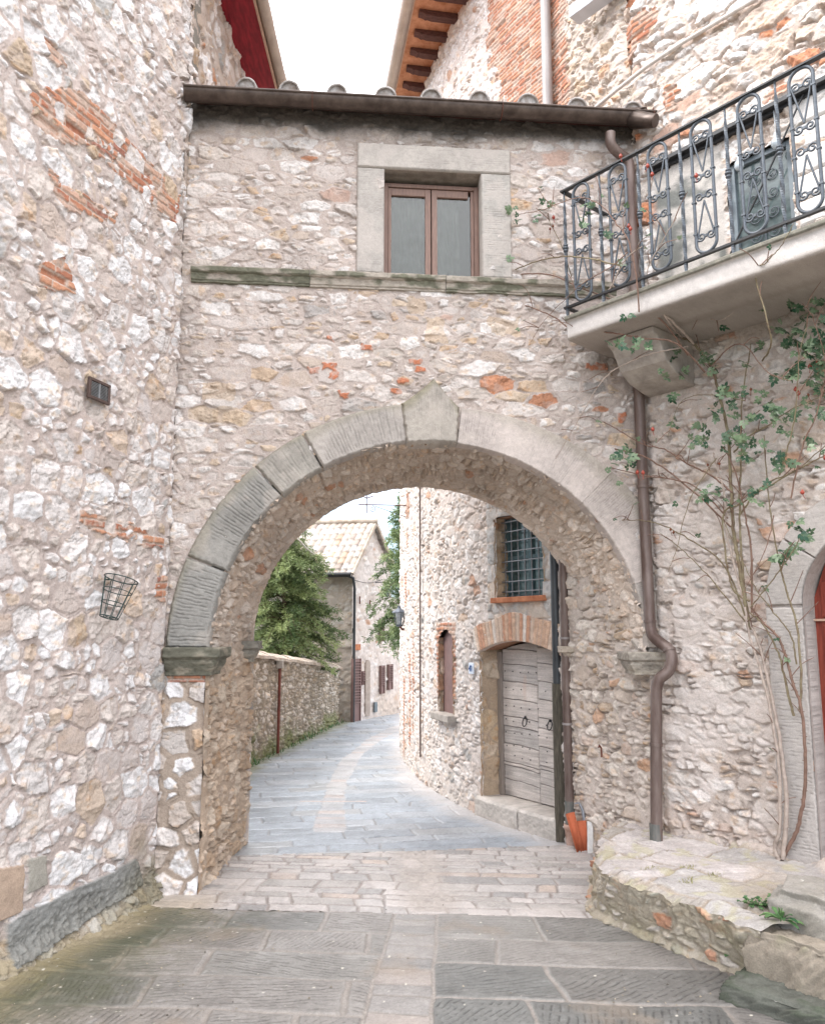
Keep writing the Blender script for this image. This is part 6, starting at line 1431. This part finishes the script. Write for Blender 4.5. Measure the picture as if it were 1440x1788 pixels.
# weeds along the foot of the garden wall
V, F, W = [], [], []
for i in range(420):
    s = gL*rnd.random(); o_ = abs(rnd.gauss(0, .06)); p = Vector((ga[0]+gd[0]*s+gn[0]*(.04+o_), ga[1]+gd[1]*s+gn[1]*(.04+o_), 0)); d = Vector((rnd.uniform(-.7, .7), rnd.uniform(-.7, .3), 1)).normalized(); L = rnd.uniform(.025, .08)*(1 if rnd.random() < .85 else 1.9); s_ = d.cross(Vector((rnd.uniform(-1, 1), rnd.uniform(-1, 1), .1))).normalized()*L*.16; b = len(V)
    V += [tuple(p-s_*.4), tuple(p+s_*.4), tuple(p+d*L*.6+s_), tuple(p+d*L)]; F.append((b, b+1, b+2, b+3)); W += [rnd.random()]*4
tag(quads("undergrowth", V, F, W, M['weedleaf']), kind="stuff")
# ================================================================ far house with tiled gable roof
fh = thing("stone_house", "distant gabled house with a pale tiled roof at the bend of the street", "house", loc=(-1.4, 20.5, 0))
hc = np.array((-1.44, 19.35)); h2_ = np.array((-.30, 21.6)); hL = float(np.hypot(*(h2_-hc))); hd = (h2_-hc)/hL; hn = np.array((hd[1], -hd[0]))     # gable face
ld = np.array((-.985, .17)); ld /= np.hypot(*ld); lnm = np.array((-ld[1]*-1*-1, 0)); lnm = np.array((-ld[1], ld[0])); lnm = lnm if lnm[1] < 0 else -lnm
u, v = grid(0, 5.2, -.05, 5.4, .03)
h1, c1, t1 = rubble(u, v, .24, .12, 3101, .5, (.003, .02), .02, BS, C3(.56,.49,.45), .012, .5, 1.2, .45, .3); n1 = fbm(u/.5, v/.4, 3121, 4); n2 = fbm(u/.06, v/.06, 3125, 3)
c1 = lerp3(c1, C3(.60,.545,.52)*(1+.1*n2)[..., None], sst(-.2, .5, n1)*.6)
EAV, RDG = 3.62, 4.80; ap = .92
topl = np.where(u < ap, EAV+(RDG-EAV)*u/ap, RDG-(RDG-3.72)*(u-ap)/1.0); topl = np.where(u > 1.95, 3.0, topl)
lowm = sst(1.2, .3, v+.4*n1)*sst(.9, 1.6, u); c1 = lerp3(c1, C3(.52,.42,.34)*(1+.15*n2)[..., None], lowm*.6)
local(sheet("gable_wall", vwall(u, v, h1, hc, hd, hn), c1, M['wall'], fh, keep=(v < topl)))
u, v = grid(0, 3.6, -.05, EAV, .03)
h1, c1, t1 = rubble(u, v, .34, .17, 3141, .4, (.003, .014), .018, [(4, C3(.42,.39,.36)), (3, C3(.38,.34,.30)), (2, C3(.47,.42,.37))], C3(.36,.31,.27), .01, .4, 1, .3, .2)
local(sheet("side_wall", vwall(u, v, h1, hc, ld, lnm), c1, M['wall'], fh, flip=True))
# tiled slope towards the street corner
def roof(name, a, b, c_, d_, k, nrow, ncol):
    s, t = np.meshgrid(np.linspace(0, 1, ncol*9).astype(f32), np.linspace(0, 1, nrow*8).astype(f32))
    a, b, c_, d_ = [np.array(q, f32) for q in (a, b, c_, d_)]
    Pp = (a*(1-s[..., None])+b*s[..., None])*(1-t[..., None])+(d_*(1-s[..., None])+c_*s[..., None])*t[..., None]
    ic = np.floor(s*ncol).astype(np.int64); fc = s*ncol-ic; ir = np.floor(t*nrow+.15*H(ic, ic*0, k)).astype(np.int64); fr_ = t*nrow+.15*H(ic, ic*0, k)-ir
    r_ = H(ic, ir, k+1); h = .045*np.sqrt(np.clip(1-((fc-.5)*2)**2, 0, 1))+.025*(1-fr_)+.012*(r_-.5)
    nn = np.cross(b-a, d_-a); nn /= np.linalg.norm(nn); nn = nn if nn[2] > 0 else -nn
    Pp = Pp+nn*h[..., None]
    c = pick(H(ic, ir, k+2), [(4, C3(.42,.36,.31)), (3, C3(.46,.41,.37)), (1, C3(.42,.32,.25)), (3, C3(.49,.46,.445)), (.8, C3(.31,.26,.23))])*(1+.2*fbm(s*30, t*12, k+3, 3))[..., None]
    return local(sheet(name, Pp, c, M['tile'], fh))
def g3(u_, v_, o_=0.0): return (hc[0]+hd[0]*u_+hn[0]*o_, hc[1]+hd[1]*u_+hn[1]*o_, v_)
def l3(p, w): return (p[0]+ld[0]*w, p[1]+ld[1]*w, p[2])
e_ = g3(-.22, EAV-.22, .10); r__ = g3(ap, RDG+.03, .10)
roof("roof", l3(e_, 3.9), e_, r__, l3(r__, 3.9), 3201, 9, 24)
e2 = g3(1.98, 3.74, .12); roof("rear_roof", r__, e2, l3(e2, 3.9), l3(r__, 3.9), 3221, 9, 8)
m = MB(); m.tube([l3(g3(ap, RDG+.07, .14), -.02), l3(g3(ap, RDG+.08, .1), 3.9)], .075, 10); local(m.build("ridge", M['coping'], fh))
m = MB(); m.bar(g3(-.20, EAV-.16, .12), g3(ap, RDG+.02, .12), .05, .07); local(m.build("verge", M['coping'], fh))
m = MB(); m.bar(g3(ap, RDG+.02, .12), g3(1.98, 3.74, .12), .05, .08); local(m.build("verge", M['coping'], fh))
m = MB(); m.tube([Vector(l3(g3(-.24, EAV-.18, .1), 0)), Vector(l3(g3(-.24, EAV-.18, .1), 3.9))], .06, 10); local(m.build("gutter", M['dark_iron'], fh))
f0 = Vector(g3(-.02, 0, .07)); m = MB(); m.tube([Vector(l3(g3(-.2, EAV-.2, .1), .12)), Vector(g3(-.12, EAV-.25, .09)), f0+Vector((0, 0, EAV-.5)), f0], .036, 8); local(m.build("downpipe", M['darkpipe'], fh))
def fpl(px, py): return onwall(px, py, tuple(hc), tuple(hd))
def fdoor(name, x0, x1, y0, y1, mat, slats=0, arch=False, dep=.03):
    s0, zt = fpl(x0, y0); s1, _ = fpl(x1, y0); zb = fpl((x0+x1)/2, y1)[1]; zt = fpl((x0+x1)/2, y0)[1]; m = MB(); D = Vector((hd[0], hd[1], 0)); N = Vector((hn[0], hn[1], 0))
    sm = (s0+s1)/2; w = (s1-s0)/2
    if arch:
        pts = [(-w, zb), (w, zb)]+[(w*math.cos(t), zt-w+w*math.sin(t)) for t in np.linspace(0, pi, 9)]
        k = len(pts); vs = [Vector(g3(sm+a, b, dep)) for a, b in pts]+[Vector(g3(sm+a, b, -.05)) for a, b in pts]
        m.add(vs, [tuple(range(k))]+[(i, (i+1) % k, k+(i+1) % k, k+i) for i in range(k)])
        return local(m.build(name, mat, fh))
    m.box(Vector(g3(sm, (zt+zb)/2, dep-.02)), D, N, EZ, w, .02, (zt-zb)/2); o = local(m.build(name, mat, fh))
    if slats:
        m = MB()
        for i in range(slats): m.box(Vector(g3(sm, zb+(zt-zb)*(.28+.70*(i+.5)/slats), dep+.012)), D, (N-EZ*.5).normalized(), (EZ+N*.5).normalized(), w*.85, .02, .006)
        for q in (-1, 1): m.box(Vector(g3(sm+q*w*.92, (zt+zb)/2, dep+.01)), D, N, EZ, w*.1, .014, (zt-zb)/2)
        sub(m.build("slats", M['shutter'], o))
    return o
M['greydoor'] = mat_plain("old_grey_door", (.36,.30,.26), .85, 0, .2, .2, 8)
fdoor("shutter_door", 612, 626, 1150, 1260, M['shutter'], 16, dep=.06); fdoor("door", 637, 645, 1152, 1250, M['greydoor'], arch=True); fdoor("window", 629, 633, 1172, 1196, M['shutter'], 6, dep=.05)
fdoor("window", 661.5, 668, 1162, 1211, M['shutter'], 10, dep=.05); fdoor("window", 675, 682, 1160, 1204, M['shutter'], 10, dep=.05); fdoor("window", 661.5, 667, 1080, 1120, M['shutter'], 8, dep=.05)
fdoor("meter_box", 651.5, 656, 1226, 1243, M['blueframe'], dep=.05)
for px, py in ((625, 1048), (643, 1054)): s, z = fpl(px, py); m = MB(); m.box(Vector(g3(s, z, .05)), (1, 0, 0), (0, 1, 0), (0, 0, 1), .016, .016, .09); local(m.build("wall_tie", M['rust'], fh))
s, z = fpl(622, 1130); m = MB(); m.box(Vector(g3(s, z, .02)), (hd[0], hd[1], 0), (hn[0], hn[1], 0), (0, 0, 1), .14, .02, .07); local(m.build("brick_lintel", M['terra'], fh))
s, z = fpl(655, 1035); lc = Vector(g3(s, z, .32)); m = MB(); m.lathe(lc, [(.0, -.13), (.07, -.12), (.13, .10), (.0, .16)], 4, smooth=False); lo = local(m.build("wall_lamp", M['lampglass'], fh))
m = MB(); m.tube([lc+Vector((0, 0, .15)), lc+Vector((0, 0, .26)), Vector(g3(s, z+.26, 0))], .012, 6); sub(m.build("bracket", M['iron'], lo))
m = MB(); q = [fpl(a, b) for a, b in ((612, 1012), (640, 1018), (665, 1012))]; q = [Vector(g3(a, b, .04)) for a, b in q]; m.tube(smooth_path(q, 6), .008, 5); local(m.build("wall_cable", M['dark_iron'], fh))
m = MB(); q = [Vector((hc[0]+.2, hc[1]+.5, 0)), Vector((h2_[0], h2_[1]+.3, 0))]
gq = [Vector(g3(.1, 0, -.1)), Vector(g3(1.9, 0, -.1)), Vector(l3(g3(1.9, 0, -.1), 3.6)), Vector(l3(g3(.1, 0, -.1), 3.6))]; hs4 = [3.6, 3.6, 3.6, 3.6]
m = MB(); m.add(gq+[p_+Vector((0, 0, z_)) for p_, z_ in zip(gq, hs4)], [(0, 1, 5, 4), (1, 2, 6, 5), (2, 3, 7, 6), (3, 0, 4, 7)]); local(m.build("house_core", M['earth'], fh))
# ================================================================ trees
def conifer(label, base, height, crown_lo, rad, seed, mat, nbr, twig_n, blade, droop, shape, lean=(0, 0), group="conifers beyond the arch"):
    R = random.Random(seed); base = Vector(base); root = thing("conifer_tree", label, "tree", group, loc=tuple(base))
    def ax(t): return base+Vector((lean[0]*t, lean[1]*t, height*t))
    m = MB(); m.tube([ax(t) for t in (0, .15, .4, .7, .97)], [.085, .075, .06, .035, .01], 9); local(m.build("trunk", M['bark'], root))
    V, F, W = [], [], []; bm_ = MB()
    for i in range(nbr):
        t = crown_lo+(1-crown_lo)*(R.random()**.85); a = R.uniform(0, 2*pi); rr = rad*shape((t-crown_lo)/(1-crown_lo))*R.uniform(.35, 1.12)
        p0 = ax(t); out = Vector((math.cos(a), math.sin(a), 0)); tone = min(1, max(0, R.gauss(.45, .36))); n = 7; path = []; lift = R.uniform(.0, .75)
        for k in range(n+1):
            q = k/n; path.append(p0+out*(rr*q)+Vector((0, 0, rr*(lift*q-droop*q*q)))+Vector((R.uniform(-1, 1), R.uniform(-1, 1), R.uniform(-1, 1)))*.02)
        bm_.tube(path, [.014*(1-.85*k/n)*min(1, rr) for k in range(n+1)], 4, False)
        for j in range(int(twig_n*max(.4, rr))):
            q = R.random()**.7; x_ = q*n; k = min(n-1, int(x_)); p = path[k].lerp(path[k+1], x_-k); d = (path[k+1]-path[k]).normalized()
            sd_ = Vector((-d.y, d.x, 0)).normalized()*R.choice((-1, 1)); tl = R.uniform(.08, .24)*(1.1-.5*q); td = (d*.6+sd_*R.uniform(.1, 1)+Vector((0, 0, R.uniform(-.6, .7)))).normalized()
            tt = min(1, max(0, tone+R.uniform(-.25, .25)))
            nb_ = 5
            for b_ in range(nb_):
                c_ = p+td*(tl*(b_+.5)/nb_); bd_ = (td*.8+Vector((R.uniform(-1, 1), R.uniform(-1, 1), R.uniform(-.8, .6)))*.75).normalized(); L = blade*R.uniform(.7, 1.3); s_ = bd_.cross(Vector((R.uniform(-1, 1), R.uniform(-1, 1), R.uniform(-1, 1)))).normalized()*blade*.12
                b0_ = len(V); V.extend([tuple(c_-s_*.4), tuple(c_+bd_*L*.5-s_), tuple(c_+bd_*L), tuple(c_+bd_*L*.5+s_)]); F.append((b0_, b0_+1, b0_+2, b0_+3)); W.extend([min(1, max(0, tt+R.uniform(-.12, .12)))]*4)
    local(bm_.build("limbs", M['bark'], root)); local(quads("crown", V, F, W, mat, root)); return root
tb = aty(505, 1150, 17.6)
conifer("dense bushy conifer with soft light green tips behind the garden wall", (tb[0]-.05, 17.6, 0), 4.9, .25, 1.32, 11, M['needle'], 420, 80, .066, .55, lambda q: (1-q)**.33*(.75+.5*min(1, q*5)*.5), (-.15, 0))
conifer("thin pale green conifer rising between the far house and the curved house", (.06, 17.4, 0), 5.2, .33, 1.0, 12, M['needle2'], 200, 55, .085, .62, lambda q: (1-q)**.45, (-.15, 0))
# overhead cable
a = Vector(aty(498, 925, 15.)); b = Vector(aty(572, 985, 19.)); m = MB(); m.tube(smooth_path([a+Vector((-1.6, -1.5, .9)), a, (a+b)/2+Vector((0, 0, -.03)), b], 6), .016, 6)
tag(m.build("overhead_cable", M['wirew']), "pale overhead cable slanting down in front of the conifer to the far house", "cable")
# ================================================================ litter on the ground
V, F, W = [], [], []
def chip(p, s_, tone):
    a = rnd.uniform(0, 6.3); b = len(V); k = 5
    for j in range(k): t = a+2*pi*j/k; V.append((p[0]+math.cos(t)*s_*rnd.uniform(.5, 1.2), p[1]+math.sin(t)*s_*rnd.uniform(.4, 1), p[2]+.003))
    V.append((p[0], p[1], p[2]+.006+s_*.4))
    for j in range(k): F.append((b+j, b+(j+1) % k, b+k))
    W.extend([tone]*(k+1))
for i in range(150):
    if rnd.random() < .5: q = atz(rnd.uniform(0, 420), rnd.uniform(1600, 1788)); 
    elif rnd.random() < .5: q = atz(rnd.uniform(1000, 1330), rnd.uniform(1650, 1780))
    else: q = atz(rnd.uniform(250, 1000), rnd.uniform(1560, 1788))
    if q[0] > -2.5+.3*(5.4-q[1]): chip((q[0], q[1], .008), rnd.uniform(.003, .011), rnd.random())
M['litter'] = mat_leaf("litter", (.03,.025,.02), (.42,.36,.27), 0); tag(quads("debris", V, F, W, M['litter']), kind="stuff")
